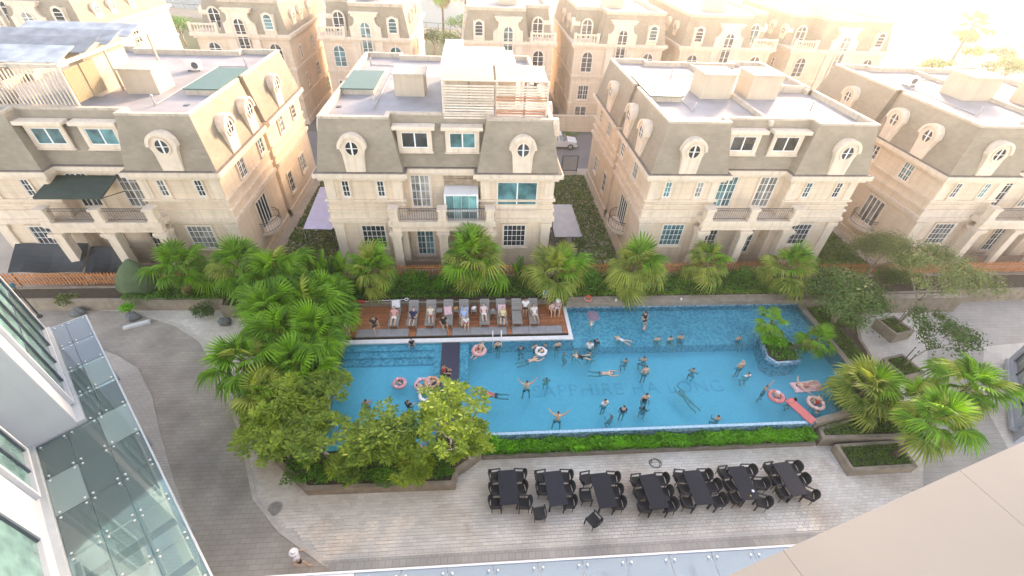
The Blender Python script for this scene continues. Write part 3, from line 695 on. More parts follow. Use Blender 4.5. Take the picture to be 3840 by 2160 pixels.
# ================================================================ back row villas
def villa_back(cx, mir, label, w=10.4, dy=60.0, depth=17.5):
    v = thing('villa', label, 'villa', (cx, dy, 0), 0, 'villas across the street')
    h = w / 2; ZC, ZT = 10.25, 13.5
    def pl(o): return [(-h - o, -o), (h + o, -o), (h + o, depth + o), (-h - o, depth + o)]
    P = lambda pts: [(mir * x, z) for x, z in pts]
    part('wall', MB().prism(pl(0), -.2, 9.9), WALL, v)
    part('plinth', MB().prism(pl(.1), -.2, .8), TRIM, v)
    part('belt_course', MB().prism(pl(.12), 6.35, 6.6), TRIM, v); part('belt_course', MB().prism(pl(.1), 3.1, 3.3), TRIM, v)
    part('cornice', MB().prism(pl(.2), 9.7, 9.95).prism(pl(.42), 9.952, ZC), TRIM, v)
    # mansard set back behind a terrace on one side
    tx = h - 3.1
    def mp(o, s): 
        q = [(-h - o, -o), (tx + o, -o), (tx + o, 2.6 - o), (h + o, 2.6 - o), (h + o, depth + o), (-h - o, depth + o)]
        q = [(mir * x, y) for x, y in q]
        return q if mir > 0 else q[::-1]
    lay2 = lambda o, z: [(x, y, z) for x, y in mp(o, 0)]
    part('mansard', MB().band(lay2(.12, ZC), lay2(-.5, ZT)), MANS, v)
    part('parapet', MB().band(lay2(-.36, ZT - .25), lay2(-.30, ZT + .1)).band(lay2(-.30, ZT + .1), lay2(-.75, ZT + .1)).band(lay2(-.75, ZT + .1), lay2(-.75, ZT - .4)), PARA, v)
    part('roof_deck', MB().add(lay2(-.7, ZT - .3), [tuple(range(6))]), ROOF, v)
    rb = part('roof_ventilation_box', MB().box(-1.2, 1.2, 5.5, 7.8, ZT - .31, ZT + 1.5), CHIM, v)
    part('coping', MB().box(-1.3, 1.3, 5.4, 7.9, ZT + 1.5, ZT + 1.6), PARA, rb)
    # terrace balustrade
    x0, x1 = sorted((mir * (tx + .3), mir * (h + .25)))
    bal = part('balustrade', MB().box(x0, x1, -.36, -.12, ZC + .82, ZC + .98).box(x0, x1, -.34, -.14, ZC + .002, ZC + .12), TRIM, v)
    bm_ = cmesh(('baluster',), lambda: MB().tube([(0, 0, .12), (0, 0, .3), (0, 0, .55), (0, 0, .82)], [.06, .10, .05, .06], 6))
    n = 9
    for i in range(n):
        o = link('baluster', bm_, TRIM, bal); o.location = (x0 + .25 + (x1 - x0 - .5) * i / (n - 1), -.24, ZC)
    part('balustrade_pier', MB().box(x0 - .02, x0 + .3, -.4, -.08, ZC + .003, ZC + 1.08), TRIM, bal); part('balustrade_pier', MB().box(x1 - .3, x1 + .02, -.4, -.08, ZC + .003, ZC + 1.08), TRIM, bal)
    # gable with scrolled shoulders
    g = []
    for (x, z) in ((-1.75, ZC), (1.75, ZC), (1.75, ZC + 1.05), (1.5, ZC + 1.1), (1.25, ZC + 1.35), (1.12, ZC + 1.75), (1.2, ZC + 2.05), (1.45, ZC + 2.1), (1.45, ZC + 2.35), (-1.45, ZC + 2.35), (-1.45, ZC + 2.1), (-1.2, ZC + 2.05), (-1.12, ZC + 1.75), (-1.25, ZC + 1.35), (-1.5, ZC + 1.1), (-1.75, ZC + 1.05)):
        g.append((x, z))
    gx = mir * -.15
    gb = part('gable', MB().yprism([(x + gx, z + .002) for x, z in g], -.22, .9), TRIM, v)
    part('gable_cap', MB().box(gx - 1.6, gx + 1.6, -.32, .95, ZC + 2.355, ZC + 2.52), TRIM, gb)
    part('gable_pier', MB().box(gx - 1.75, gx - .8, -.2, -.002, .8, 9.69), TRIM, v); part('gable_pier', MB().box(gx + .8, gx + 1.75, -.2, -.002, .8, 9.69), TRIM, v)
    window(v, (gx, -.235, 6.9), 0, 1.15, 4.9, 2, 6, 1, .12, arch=True, name='stair_window')
    # windows
    def bay(x, terrace):
        if terrace:
            window(v, (mir * x, 2.30, ZC + .05), 0, 1.25, 2.1, 2, 2, 1, .14, arch=True, name='terrace_door')
        else:
            window(v, (mir * x, -.26, ZC + .5), 0, .95, 1.55, 1, 3, 1, .16, arch=True, name='dormer_window')
            part('dormer_block', MB().box(mir * x - .66, mir * x + .66, -.16, .6, ZC + .003, ZC + 2.0), TRIM, v)
        window(v, (mir * x, -.002, 7.0), 0, 1.35, 2.3, 2, 3, 1, .16, arch=True)
        window(v, (mir * x, -.002, 3.7), 0, 1.3, 1.7, 2, 3, 2, .14)
        window(v, (mir * x, -.002, .6), 0, 1.5, 2.2, 2, 3, 1, .14)
    bay(h - 1.7, True); bay(-h + 1.7, False)
    for sgn, rz in ((1, R(90)), (-1, R(-90))):
        for y in (3.4, 6.3): 
            if not (sgn == mir and y < 3): dormer(v, (sgn * (h + .02), y, ZC + .03), rz, .85)
        dormer(v, (sgn * (h + .02), 10.2, ZC + .03), rz, .85)
        window(v, (sgn * (h + .002), 3.2, 7.2), rz, .5, 1.3, 1, 3, 1, .1); window(v, (sgn * (h + .002), 3.2, 4.0), rz, .5, 1.3, 1, 3, 1, .1)
        window(v, (sgn * (h + .002), 8.4, 7.2), rz, 1.1, 1.4, 2, 3, 1, .1); window(v, (sgn * (h + .002), 8.4, 3.8), rz, 1.1, 1.6, 2, 3, 1, .1)
        window(v, (sgn * (h + .002), 11.4, .8), rz, 1.1, 1.9, 2, 3, 1, .1)
    return v
villa_back(-64.0, 1, 'far left villa across the street, at the top left corner behind the solar panels', 14)
villa_back(-48.6, -1, 'back row villa at the top left edge, lit pale cream beside the trees', 10.4)
villa_back(-26.6, -1, 'back row villa behind the leftmost pool villa with white balustrade terrace', 10.2)
villa_back(-12.7, -1, 'back row villa left of the tree gap, terrace balustrade on its left', 10.0)
villa_back(4.1, 1, 'back row villa right of the tree gap, terrace balustrade on its right', 10.6)
villa_back(17.6, -1, 'back row villa just right of the passage, terrace balustrade on its left', 11.0)
villa_back(31.2, 1, 'back row villa fading into the glare behind the two rooftop boxes', 11.6)
villa_back(46.0, -1, 'back row villa almost lost in the brightest glare at upper right', 12.4)
# lane wall across the passage and the parked car
lw = thing('boundary_wall', 'pale low wall closing the passage behind the white car', 'wall', (11.5, 58.4, 0))
part('wall_body', MB().box(-4, 6, 0, .25, 0, 2.0), WALL, lw); part('coping', MB().box(-4.05, 6.05, -.06, .31, 2.002, 2.12), TRIM, lw)
# ================================================================ pool
WZ = 1.0
deep = [(-.65, 13.3), (18.5, 13.3), (20.8, 13.85), (23.0, 16.4), (23.0, 19.4), (6.1, 19.4), (6.1, 19.75), (-.65, 19.75)]
struct('pool_floor', sheet(deep, 0.0), TILE_M)
struct('pool_shelf', MB().prism([(6.1, 19.4), (23.0, 19.4), (23.0, 22.75), (6.1, 22.75)], -0.02, 0.64), TILE_S)
kid = [(-8.25, 12.9), (-2.3, 12.9), (-2.3, 20.0), (-8.25, 20.0)]
struct('children_pool_floor', sheet(kid, 0.42), TILE_M)
st = MB().box(-8.25, -2.75, 19.35, 19.98, .3, .86)
struct('pool_step', st, TILE_S); struct('pool_step', MB().box(-8.25, -2.75, 18.9, 19.348, .3, .72), TILE_S); struct('pool_step', MB().box(-8.25, -2.75, 18.45, 18.898, .3, .57), TILE_S)
struct('pool_ledge', MB().box(-2.75, -2.32, 13.0, 19.98, .3, .83), TILE_S)
struct('pool_ledge', MB().box(-1.18, -.65, 13.3, 19.75, -.3, .86), TILE_S)
struct('pool_divider', MB().box(-2.3, -1.2, 13.0, 19.9, -.3, 1.025), NAVY)
wall = MB()
def wseg(pts, th, z0, z1):
    m = MB()
    o_ = offs(pts, th)
    for i in range(len(pts) - 1): m.prism([pts[i], pts[i + 1], o_[i + 1], o_[i]], z0, z1)
    return m
struct('pool_front_wall', MB().box(-.9, 18.4, 13.08, 13.3, -.05, .985), TILE_D)
struct('pool_overflow_edge', MB().box(-.9, 18.4, 13.1, 13.26, .986, 1.004), plain('overflow_tile_sky_glint', (0.30, 0.52, 0.62), 0.25, 0.35, 9))  # sky reflection along the wet lip, painted in as a pale tile colour
struct('pool_wall_base', MB().box(-.9, 18.4, 12.95, 13.075, -.05, .22), COPE)
struct('pool_side_wall', MB().box(-8.55, -8.26, 12.7, 20.0, -.05, 1.06), STONEB)
struct('pool_side_wall', wseg([(18.4, 13.3), (20.8, 13.85), (23.0, 16.4), (23.0, 22.75)], -.32, -.05, 1.12), STONEB)
struct('pool_back_wall', MB().box(6.1, 36.0, 22.78, 23.3, -.05, 1.42), STONEB)
struct('pool_inner_face', MB().box(6.1, 23.0, 22.752, 22.778, -.05, 1.1), TILE_D)
struct('pool_inner_face', MB().box(-.65, 6.06, 19.752, 19.778, -.3, .98), TILE_S)
struct('water', sheet([(-8.25, 12.9), (-2.3, 12.9), (-2.3, 13.06), (-1.2, 13.06), (-1.2, 13.08), (18.45, 13.08), (20.8, 13.84), (23.0, 16.4), (23.0, 22.76), (6.08, 22.76), (6.08, 19.76), (-8.25, 19.99)], WZ), WATER)
# lettering laid into the pool floor
fc = bpy.data.curves.new('floor_lettering', 'FONT'); fc.body = 'SAPPHIRE HA LONG'; fc.size = 1.15; fc.extrude = 0.004; fc.space_character = 1.12
fo = bpy.data.objects.new('floor_lettering', fc); C.objects.link(fo)
bpy.context.view_layer.update()
fme = bpy.data.meshes.new_from_object(fo.evaluated_get(bpy.context.evaluated_depsgraph_get())); bpy.data.objects.remove(fo)
xs = [p.co.x for p in fme.vertices]; sx = 11.8 / (max(xs) - min(xs))
fo = link('floor_lettering', fme, plain('lettering_blue', (0.003, 0.56, 0.745), 0.3, 0.3, 3)); fo.location = (3.15, 16.15, 0.006); fo.scale = (sx, sx * 1.05, 1)
tag(fo, 'faint blue capital letters laid across the floor of the main pool', 'lettering')
# ---- deck
struct('deck_substrate', MB().box(-10.2, 5.82, 20.28, 23.1, -.05, 1.07), SOIL)
struct('pool_coping', MB().box(-8.55, 6.08, 19.78, 20.1, -.05, 1.10), COPE)
struct('pool_coping', MB().box(5.84, 6.08, 20.102, 22.95, -.05, 1.10), COPE)
dk = thing('timber_deck', 'reddish brown timber deck carrying the row of sun loungers', 'deck', (0, 0, 1.075))
rnd = random.Random(11)
y = 21.02
while y < 23.05:
    x = -10.2 + rnd.uniform(-1.5, 0)
    while x < 5.8:
        L = rnd.uniform(2.6, 3.8); x0, x1 = max(x, -10.2), min(x + L, 5.8)
        if x1 - x0 > .2:
            part('plank', MB().box(x0, x1 - .012, y, y + .132, 0, .045 + rnd.uniform(0, .006)), WOODD, dk)
        x += L
    y += .142
for x0, x1 in ((-10.2, -7.75), (-4.45, -4.0), (-2.0, -1.72), (1.85, 2.15), (5.5, 5.8)):
    for k in range(4):
        part('plank', MB().box(x0, x1, 20.32 + k * .17, 20.32 + k * .17 + .158, 0, .045), WOODD, dk)
for x0, x1 in ((-7.73, -4.47), (-3.98, -2.02), (-1.70, 1.83), (2.17, 5.48)):
    n = max(1, round((x1 - x0) / 1.1))
    for i in range(n):
        part('stone_slab', MB().box(x0 + (x1 - x0) * i / n + .006, x0 + (x1 - x0) * (i + 1) / n - .006, 20.32, 20.99, 0, .055 + .004 * (i % 2)), GREYP, dk)
# ladder
ld = thing('pool_ladder', 'white pool ladder rails at the coping below the loungers', 'ladder', (1.15, 19.8, 1.1))
for s in (-.27, .27):
    part('handrail', MB().tube([(s, .25, 0), (s, .22, .55), (s, .05, .8), (s, -.2, .72), (s, -.32, .3), (s, -.33, -.9)], .028, 7), WHITE, ld, True)
for k in range(3): part('rung', MB().tube([(-.27, -.33, -.25 - k * .28), (.27, -.33, -.25 - k * .28)], .022, 6), WHITE, ld)

# ================================================================ planters and beds
def bed(name, pts, h, label, wallth=.22, top=-.08, mat=None, soil=True):
    t = thing(name, label, 'planter')
    n = len(pts)
    inner = []
    cx = sum(p[0] for p in pts) / n; cy = sum(p[1] for p in pts) / n
    for i in range(n):
        a, b, c = Vector(pts[i - 1]), Vector(pts[i]), Vector(pts[(i + 1) % n])
        n1 = (b - a).normalized(); n2 = (c - b).normalized()
        n1 = Vector((-n1.y, n1.x)); n2 = Vector((-n2.y, n2.x))
        bis = (n1 + n2); k = wallth / max(.35, (1 + n1.dot(n2)) / 2) / 2
        inner.append((b.x + bis.x * k, b.y + bis.y * k))
    for i in range(n):
        j = (i + 1) % n
        w_ = part('wall_panel', MB().prism([pts[i], pts[j], inner[j], inner[i]], -.05, h), mat or STONEB, t)
    if soil: part('soil', MB().add([(x, y, h + top) for x, y in inner], [tuple(range(n))]), SOIL, t)
    return t
bed('planter', [(-10.3, 12.5), (-8.35, 10.85), (-1.25, 10.78), (-1.15, 11.45), (.1, 12.35), (.1, 12.9), (-8.6, 12.7), (-8.6, 20.0), (-9.6, 20.3), (-10.4, 23.0), (-14.9, 23.2), (-14.7, 22.2), (-11.6, 21.0), (-10.9, 16.5)], .55,
    'stone planter wrapping the left end of the pool under frangipani and palms')
bed('planter', [(.12, 12.3), (18.4, 12.3), (18.4, 12.94), (.12, 12.94)], .28, 'low kerb planter under the clipped hedge below the pool wall', .12)
bed('planter', [(-9.8, 23.32), (-9.5, 23.12), (6.0, 23.12), (6.1, 23.32), (24.2, 23.32), (24.2, 26.0), (-14.9, 26.0), (-14.9, 23.4)], 1.42, 'long raised bed of palms and shrubs behind the loungers', .2)
bed('planter', [(-17.6, 24.3), (-17.4, 23.6), (-15.1, 23.3), (-15.0, 26.0), (-42, 26.0), (-42, 24.8)], .95, 'raised bed with long stone wall along the drive, left side', .2)
bed('planter', [(23.38, 15.9), (24.9, 15.9), (25.6, 19.3), (26.8, 21.4), (29.6, 22.9), (23.38, 22.74)], .95, 'green planter strip along the right end of the pool', .18)
bed('planter', [(18.55, 12.3), (23.9, 12.2), (25.0, 13.6), (24.2, 15.85), (22.6, 15.85), (20.9, 13.5), (18.7, 12.98)], .75, 'stone bed at the pool corner holding the bright leaning palms', .2)
bed('planter', [(19.15, 10.55), (22.85, 10.6), (22.95, 12.15), (19.2, 12.05)], .55, 'square stone planter filled with grass near the black tables', .18)
bed('planter', [(28.6, 19.75), (30.2, 20.1), (29.85, 21.7), (28.25, 21.35)], .8, 'tilted square box planter with a slim tree, farther of two', .16)
bed('planter', [(26.3, 16.1), (27.95, 16.45), (27.6, 18.05), (25.95, 17.7)], .85, 'tilted square box planter with a slim tree, nearer of two', .16)
bed('planter', [(18.35, 17.15), (19.95, 17.25), (20.4, 18.8), (19.5, 19.75), (18.45, 19.6), (17.95, 17.75)], 1.28, 'angular planter island standing in the pool water', .14, mat=TILE_D)
bed('planter', [(24.3, 23.5), (60, 24.4), (60, 26.0), (24.3, 26.0)], 1.15, 'long stone wall bed along the lane at far right', .2)
# rockwork along the left planter
rk = thing('rock_edging', 'pale and rusty boulders lining the left planter edge by the drive', 'rocks', (0, 0, 0))
rr = random.Random(5)
for i in range(11):
    k = i / 10; s = rr.uniform(.18, .3)
    m = MB().ball((0, 0, 0), (s * 1.2, s, s * .8), 7, 5); m.v = [(x * rr.uniform(.8, 1.2), y_ * rr.uniform(.8, 1.2), z * rr.uniform(.8, 1.2)) for x, y_, z in m.v]
    part('rock', m, plain('pale_rock', (0.55, 0.48, 0.42), .85, .35, 5, .4, objvar=.3), rk, loc=(-10.55 + k * -.15 + rr.uniform(-.15, .15), 14.6 - k * 2.0, .45 + rr.uniform(0, .15)))

# ================================================================ orange picket fence
pk = cmesh(('picket',), lambda: MB().prism([(-.05, -.012), (.05, -.012), (.05, .012), (-.05, .012)], 0, .98).add([(-.05, -.012, .98), (.05, -.012, .98), (.05, .012, .98), (-.05, .012, .98), (0, -.012, 1.07), (0, .012, 1.07)], [(0, 1, 4), (2, 3, 5), (1, 2, 5, 4), (3, 0, 4, 5)]))
for (x0, x1, z, lab) in ((-42, -14.5, .95, 'orange picket fence along the drive bed in front of the leftmost villa'),
                         (-14.3, 24.2, 1.35, 'orange picket fence behind the palm bed in front of the middle villas'),
                         (24.5, 52, 1.1, 'orange picket fence below the rightmost villa')):
    f = thing('picket_fence', lab, 'fence', (0, 26.12, z), 0, 'picket fence runs')
    n = int((x1 - x0) / .22)
    for i in range(n):
        o = link('picket', pk, ORANGE, f); o.location = (x0 + (i + .5) * (x1 - x0) / n, 0, .02); o.rotation_euler = (0, random.uniform(-.02, .02), 0)
    part('rail', MB().box(x0, x1, .016, .056, .25, .33), ORANGE, f); part('rail', MB().box(x0, x1, .016, .056, .75, .83), ORANGE, f)

# ================================================================ brick paving of the terrace
def bricks():
    V = []; F = []; bw, bh = .30, .15
    bedpoly = [(-10.3, 12.5), (-8.35, 10.85), (-1.25, 10.78), (-1.15, 11.45), (.1, 12.35), (18.5, 12.3), (19.15, 10.55), (22.85, 10.6), (22.9, 12.2), (24, 12.2), (40, 40), (-9, 40), (-10.4, 23), (-14.9, 23.2), (-14.7, 22.2), (-11.6, 21), (-10.9, 16.5)]
    outer = offs(edge, .22) + [(21, 7.96), (23.2, 10.2), (33.4, 22.2), (33, 24), (-27, 24.6)]
    def inside(p, poly):
        x, y = p; c = False; j = len(poly) - 1
        for i in range(len(poly)):
            xi, yi = poly[i]; xj, yj = poly[j]
            if (yi > y) != (yj > y) and x < (xj - xi) * (y - yi) / (yj - yi) + xi: c = not c
            j = i
        return c
    rb = random.Random(2)
    ny = int((23.5 - 8.0) / bh)
    for r_ in range(ny):
        y0 = 8.0 + r_ * bh; off_ = (r_ % 2) * bw / 2
        for k in range(int(50 / bw)):
            x0 = -25 + k * bw + off_
            c = (x0 + bw / 2, y0 + bh / 2)
            if not inside(c, outer) or inside(c, bedpoly): continue
            if any(not inside((x0 + a, y0 + b_), outer) for a in (0, bw) for b_ in (0, bh)): continue
            z = rb.uniform(.004, .010); g = .004; tx, ty = rb.uniform(-.003, .003), rb.uniform(-.003, .003)
            o = len(V)
            V += [(x0 + g, y0 + g, -.01), (x0 + bw - g, y0 + g, -.01), (x0 + bw - g, y0 + bh - g, -.01), (x0 + g, y0 + bh - g, -.01),
                  (x0 + 2 * g, y0 + 2 * g, z - tx - ty), (x0 + bw - 2 * g, y0 + 2 * g, z + tx - ty), (x0 + bw - 2 * g, y0 + bh - 2 * g, z + tx + ty), (x0 + 2 * g, y0 + bh - 2 * g, z - tx + ty)]
            F += [(o + 4, o + 5, o + 6, o + 7), (o, o + 1, o + 5, o + 4), (o + 1, o + 2, o + 6, o + 5), (o + 2, o + 3, o + 7, o + 6), (o + 3, o, o + 4, o + 7)]
    m = MB(); m.v = V; m.f = F
    return m
def brickmat():
    m, nt, n, l, b = nodes_of('terrace_brick')
    geo = n.new('ShaderNodeNewGeometry')
    mr = n.new('ShaderNodeMapRange'); l.new(geo.outputs['Random Per Island'], mr.inputs[0]); mr.inputs[3].default_value = .9; mr.inputs[4].default_value = 1.06
    nz = n.new('ShaderNodeTexNoise'); nz.inputs['Scale'].default_value = .33; nz.inputs['Detail'].default_value = 8; nz.inputs['Roughness'].default_value = .6; l.new(geo.outputs['Position'], nz.inputs['Vector'])
    rp = n.new('ShaderNodeValToRGB'); l.new(nz.outputs[0], rp.inputs[0])
    e = rp.color_ramp.elements; e[0].position = .33; e[0].color = (.53, .43, .34, 1); e[1].position = .62; e[1].color = (.75, .68, .59, 1)
    e2 = rp.color_ramp.elements.new(.46); e2.color = (.68, .60, .50, 1)
    mx = n.new('ShaderNodeVectorMath'); mx.operation = 'SCALE'; l.new(rp.outputs[0], mx.inputs[0]); l.new(mr.outputs[0], mx.inputs['Scale'])
    l.new(mx.outputs[0], b.inputs['Base Color']); b.inputs['Roughness'].default_value = .75
    return m
bo = part('paving_bricks', bricks(), brickmat()); tag(bo, 'pale weathered brick paving of the pool terrace', 'paving', kind='stuff')

for i, (x, y, lab) in enumerate(((-9.7, 10.3, 'round iron manhole cover by the planter corner'),)):
    t = thing('manhole_cover', lab, 'manhole', (x, y, .006)); part('lid', MB().tube([(0, 0, 0), (0, 0, .012)], .3, 20), plain('cast_iron', (.30, .26, .22), .7, .3, 10), t); part('rim', MB().torus((0, 0, .006), .34, .012, 20, 5), plain('cast_iron', (.30, .26, .22), .7, .3, 10), t)
# ================================================================ dining tables and chairs
tb0 = None
def table(x, y, rz, label):
    t = thing('dining_table', label, 'table', (x, y, .012), rz, 'black dining tables on the terrace')
    link('table_top', cmesh(('ttop',), lambda: MB().box(-.45, .45, -.85, .85, .70, .735).box(-.41, .41, -.81, .81, .64, .699)), TABLET, t)
    for sx_ in (-.38, .38):
        for sy in (-.76, .76):
            o = link('leg', cmesh(('tleg',), lambda: MB().box(-.035, .035, -.035, .035, 0, .64)), BLACKT, t); o.location = (sx_, sy, 0)
def chair_meshes():
    seat = MB().box(-.26, .26, -.25, .27, .40, .45)
    back = MB()
    n = 8; V = []; F = []
    for i in range(n + 1):                      # curved back shell, back at +y
        a = math.pi * (i / n); x = -.28 * math.cos(a); yy = .20 + .12 * math.sin(a); top = .70 + .18 * math.sin(a) ** .7
        V += [(x, yy, .44), (x, yy + .02 + .05 * math.sin(a), top), (x * 1.07, yy + .04, .44), (x * 1.07, yy + .06 + .05 * math.sin(a), top)]
    for i in range(n):
        o = i * 4
        F += [(o, o + 4, o + 5, o + 1), (o + 2, o + 3, o + 7, o + 6), (o + 1, o + 5, o + 7, o + 3), (o, o + 2, o + 6, o + 4)]
    F += [(0, 1, 3, 2), (n * 4, n * 4 + 2, n * 4 + 3, n * 4 + 1)]
    back.add(V, F)
    arm = MB().box(-.03, .03, -.24, .22, .64, .67).box(-.022, .022, -.235, -.19, .0, .639)
    leg = MB().tube([(0, 0, 0), (0, -.02, .40)], [.016, .022], 6)
    return seat, back, arm, leg
cs, cb_, ca_, cl_ = chair_meshes(); cs, cb_, ca_, cl_ = cs.mesh('seat'), cb_.mesh('backrest'), ca_.mesh('armrest'), cl_.mesh('leg')
def chair(x, y, rz, label):
    t = thing('armchair', label, 'chair', (x, y, .012), rz, 'black wicker armchairs at the terrace tables')
    link('seat', cs, BLACKT, t); link('backrest', cb_, BLACKT, t)
    for s in (-.29, .29): o = link('armrest', ca_, BLACKT, t); o.location = (s, 0, 0)
    for s in (-.25, .25): o = link('leg', cl_, BLACKT, t); o.location = (s, .24, 0)
ORD = ['leftmost', 'second', 'third', 'fourth', 'fifth', 'sixth', 'rightmost']
TAB = [(1.31, 10.45, 2), (3.6, 10.29, 3), (5.92, 10.08, 4), (8.36, 9.9, 5), (10.62, 10.0, 2), (13.0, 10.11, 1), (15.5, 10.21, 5)]
CH = [[(.78, 11.13), (.77, 10.47), (.74, 9.82), (1.88, 11.1), (1.87, 10.45), (2.02, 9.75)],
      [(3.05, 10.98), (3.04, 10.36), (4.17, 10.95), (4.16, 10.33), (4.15, 9.68)],
      [(5.28, 10.8), (5.1, 9.95), (6.5, 10.74), (6.49, 10.12), (6.47, 9.5)],
      [(7.8, 10.55), (7.8, 9.93), (7.79, 9.3), (8.93, 10.56), (8.92, 9.94), (8.95, 9.28)],
      [(10.05, 10.67), (10.04, 10.05), (9.95, 9.4), (11.2, 10.66), (11.45, 10.1), (11.42, 9.38)],
      [(12.42, 10.76), (12.42, 10.13), (12.42, 9.5), (13.6, 10.8), (13.92, 10.1), (13.6, 9.25)],
      [(14.93, 10.86), (14.92, 10.24), (14.92, 9.62), (16.08, 10.88), (16.1, 10.22), (16.12, 9.5)]]
POSN = ['nearest the hedge', 'in the middle', 'nearest the viewer']
for i, (x, y, rz) in enumerate(TAB):
    table(x, y, R(rz), '%s black dining table of the seven in a row on the terrace' % ORD[i])
    L = [c for c in CH[i] if c[0] < x]; Rr = [c for c in CH[i] if c[0] > x]
    for side, lst in (('left', L), ('right', Rr)):
        for k, c in enumerate(lst):
            pos = POSN[k] if len(lst) == 3 else (POSN[0] if k == 0 else POSN[2])
            base = R(90) if side == 'left' else R(-90)
            rr_ = base + R(random.uniform(-9, 9)) + (R(-28) if (i, side, k) in ((5, 'right', 2), (6, 'right', 2)) else 0)
            chair(c[0], c[1], rr_, 'black wicker armchair on the %s of the %s table, %s' % (side, ORD[i], pos))
chair(2.72, 9.3, R(186), 'stray black armchair standing alone between the leftmost and second tables')
chair(5.2, 8.85, R(215), 'stray black armchair turned askew in front of the third table')
for i, (x, y, s) in enumerate(((13.25, 9.65, .07), (13.02, 9.42, .04))):
    t = thing('ashtray', ('small white dish at the near end of the sixth table', 'tiny yellow cup on the sixth table edge')[i], 'dish', (x, y, .75))
    part('bowl', MB().tube([(0, 0, 0), (0, 0, .05)], [s * .7, s], 10), (WHITE, plain('yellow_cup', (.7, .5, .1), .5))[i], t)
hs = thing('garden_hose', 'thin black hose coiled on the paving by the hedge', 'hose', (9.2, 11.7, .02))
pts = [(.28 * math.cos(a) * (1 + .25 * math.sin(a * .7)), .24 * math.sin(a), .012 + .002 * a) for a in [k * .35 for k in range(46)]]
part('coil', MB().tube(pts, .014, 5), IRON, hs)

# ================================================================ sun loungers
LX = [-5.47, -4.32, -3.15, -2.01, -.93, .39, 1.55, 2.54, 3.67]
def lounger(x, label):
    t = thing('sun_lounger', label, 'sun lounger', (x, 21.1, 1.125), R(random.uniform(-1.5, 1.5)), 'sun loungers in a row on the deck')
    fm = cmesh(('lg_frame',), lambda: MB().box(-.33, -.28, -.15, 1.75, .24, .32).box(.28, .33, -.15, 1.75, .24, .32).box(-.279, .279, -.15, -.10, .24, .32).box(-.279, .279, 1.70, 1.75, .24, .32))
    link('frame', fm, LOUNGE, t)
    for sx_ in (-.29, .29):
        for sy in (-.08, 1.62):
            o = link('leg', cmesh(('lg_leg',), lambda: MB().box(-.03, .03, -.03, .03, 0, .239)), LOUNGE, t); o.location = (sx_, sy, 0)
    sm_ = cmesh(('lg_slat',), lambda: MB().box(-.32, .32, -.048, .048, 0, .025))
    for k in range(11):
        o = link('slat', sm_, LOUNGE, t); o.location = (0, -.08 + k * .108, .322)
    bk = part('backrest', MB().box(-.31, -.27, 0, .80, -.03, 0).box(.27, .31, 0, .80, -.03, 0).box(-.269, .269, .76, .80, -.03, 0).box(-.269, .269, 0, .04, -.03, 0), LOUNGE, t)
    bk.location = (0, 1.12, .35); bk.rotation_euler = (R(33), 0, 0)
    for k in range(7):
        o = link('slat', sm_, LOUNGE, bk); o.location = (0, .06 + k * .112, .002)
    return t
OR9 = ['leftmost', 'second from left', 'third from left', 'fourth from left', 'middle', 'fourth from right', 'third from right', 'empty second from right', 'rightmost']
for i, x in enumerate(LX): lounger(x, '%s grey slatted sun lounger in the row of nine on the deck' % OR9[i])
def towel(x, y, z, w, d, col, label, rx=0.0):
    m = MB(); n = 6; V = []; F = []
    for i in range(n + 1):
        for j in range(n + 1):
            V.append((-w / 2 + w * i / n, -d / 2 + d * j / n, .012 * math.sin(i * 1.7 + j) + .01))
    V += [(a, b, c - .015) for a, b, c in V]
    N = (n + 1) ** 2
    for i in range(n):
        for j in range(n):
            a = i * (n + 1) + j; q = (a, a + n + 1, a + n + 2, a + 1); F += [q, tuple(N + k for k in q[::-1])]
    m.add(V, F)
    o = part('towel', m, plain('towel_%d' % int(col[0] * 1000 + col[1] * 100), col, .9, .12, 12, .2)); o.location = (x, y, z); o.rotation_euler = (rx, 0, R(random.uniform(-12, 12)))
    tag(o, label, 'towel', 'towels and clothes left on the loungers')
towel(-5.42, 22.5, 1.92, .5, .5, (.62, .6, .57), 'small white towel draped over the leftmost lounger headrest', R(33))
towel(-2.0, 22.05, 1.66, .5, .55, (.72, .42, .42), 'pink towel spread over the fourth lounger from left', R(33))
towel(1.55, 22.1, 1.68, .5, .6, (.74, .45, .47), 'rose towel on the headrest of the third lounger from right', R(33))
towel(-.93, 22.0, 1.62, .5, .6, (.30, .42, .58), 'pale blue towel over the middle lounger', R(33))
def side_table(x, y, label, load=None):
    t = thing('side_table', label, 'table', (x, y, 1.125), 0, 'low tables between the loungers')
    part('table_top', MB().box(-.2, .2, -.2, .2, .34, .38), LOUNGE, t)
    for a in (-.16, .16):
        for b_ in (-.16, .16): o = link('leg', cmesh(('st_leg',), lambda: MB().box(-.02, .02, -.02, .02, 0, .339)), LOUNGE, t); o.location = (a, b_, 0)
side_table(-2.6, 22.3, 'bare grey side table right of the third lounger'); side_table(-1.5, 22.3, 'grey side table carrying an orange straw bag')
side_table(-.3, 22.3, 'grey side table carrying a white bag'); side_table(.97, 22.05, 'grey side table left of the third lounger from right')
def bag(x, y, z, col, label):
    t = thing('bag', label, 'bag', (x, y, z), R(random.uniform(0, 90)))
    m = MB().ball((0, 0, .13), (.19, .12, .14), 10, 6); part('pouch', m, plain('bag_%d' % int(col[0] * 1000), col, .8, .2, 8, .2), t, True)
    part('handle', MB().tube([(-.1, 0, .22), (-.06, 0, .34), (.06, 0, .34), (.1, 0, .22)], .012, 5), IRON, t)
bag(-1.5, 22.3, 1.505, (.55, .25, .08), 'orange straw bag on a side table between fourth and middle loungers')
bag(-.3, 22.3, 1.505, (.75, .72, .68), 'white cloth bag on a side table right of the middle lounger')
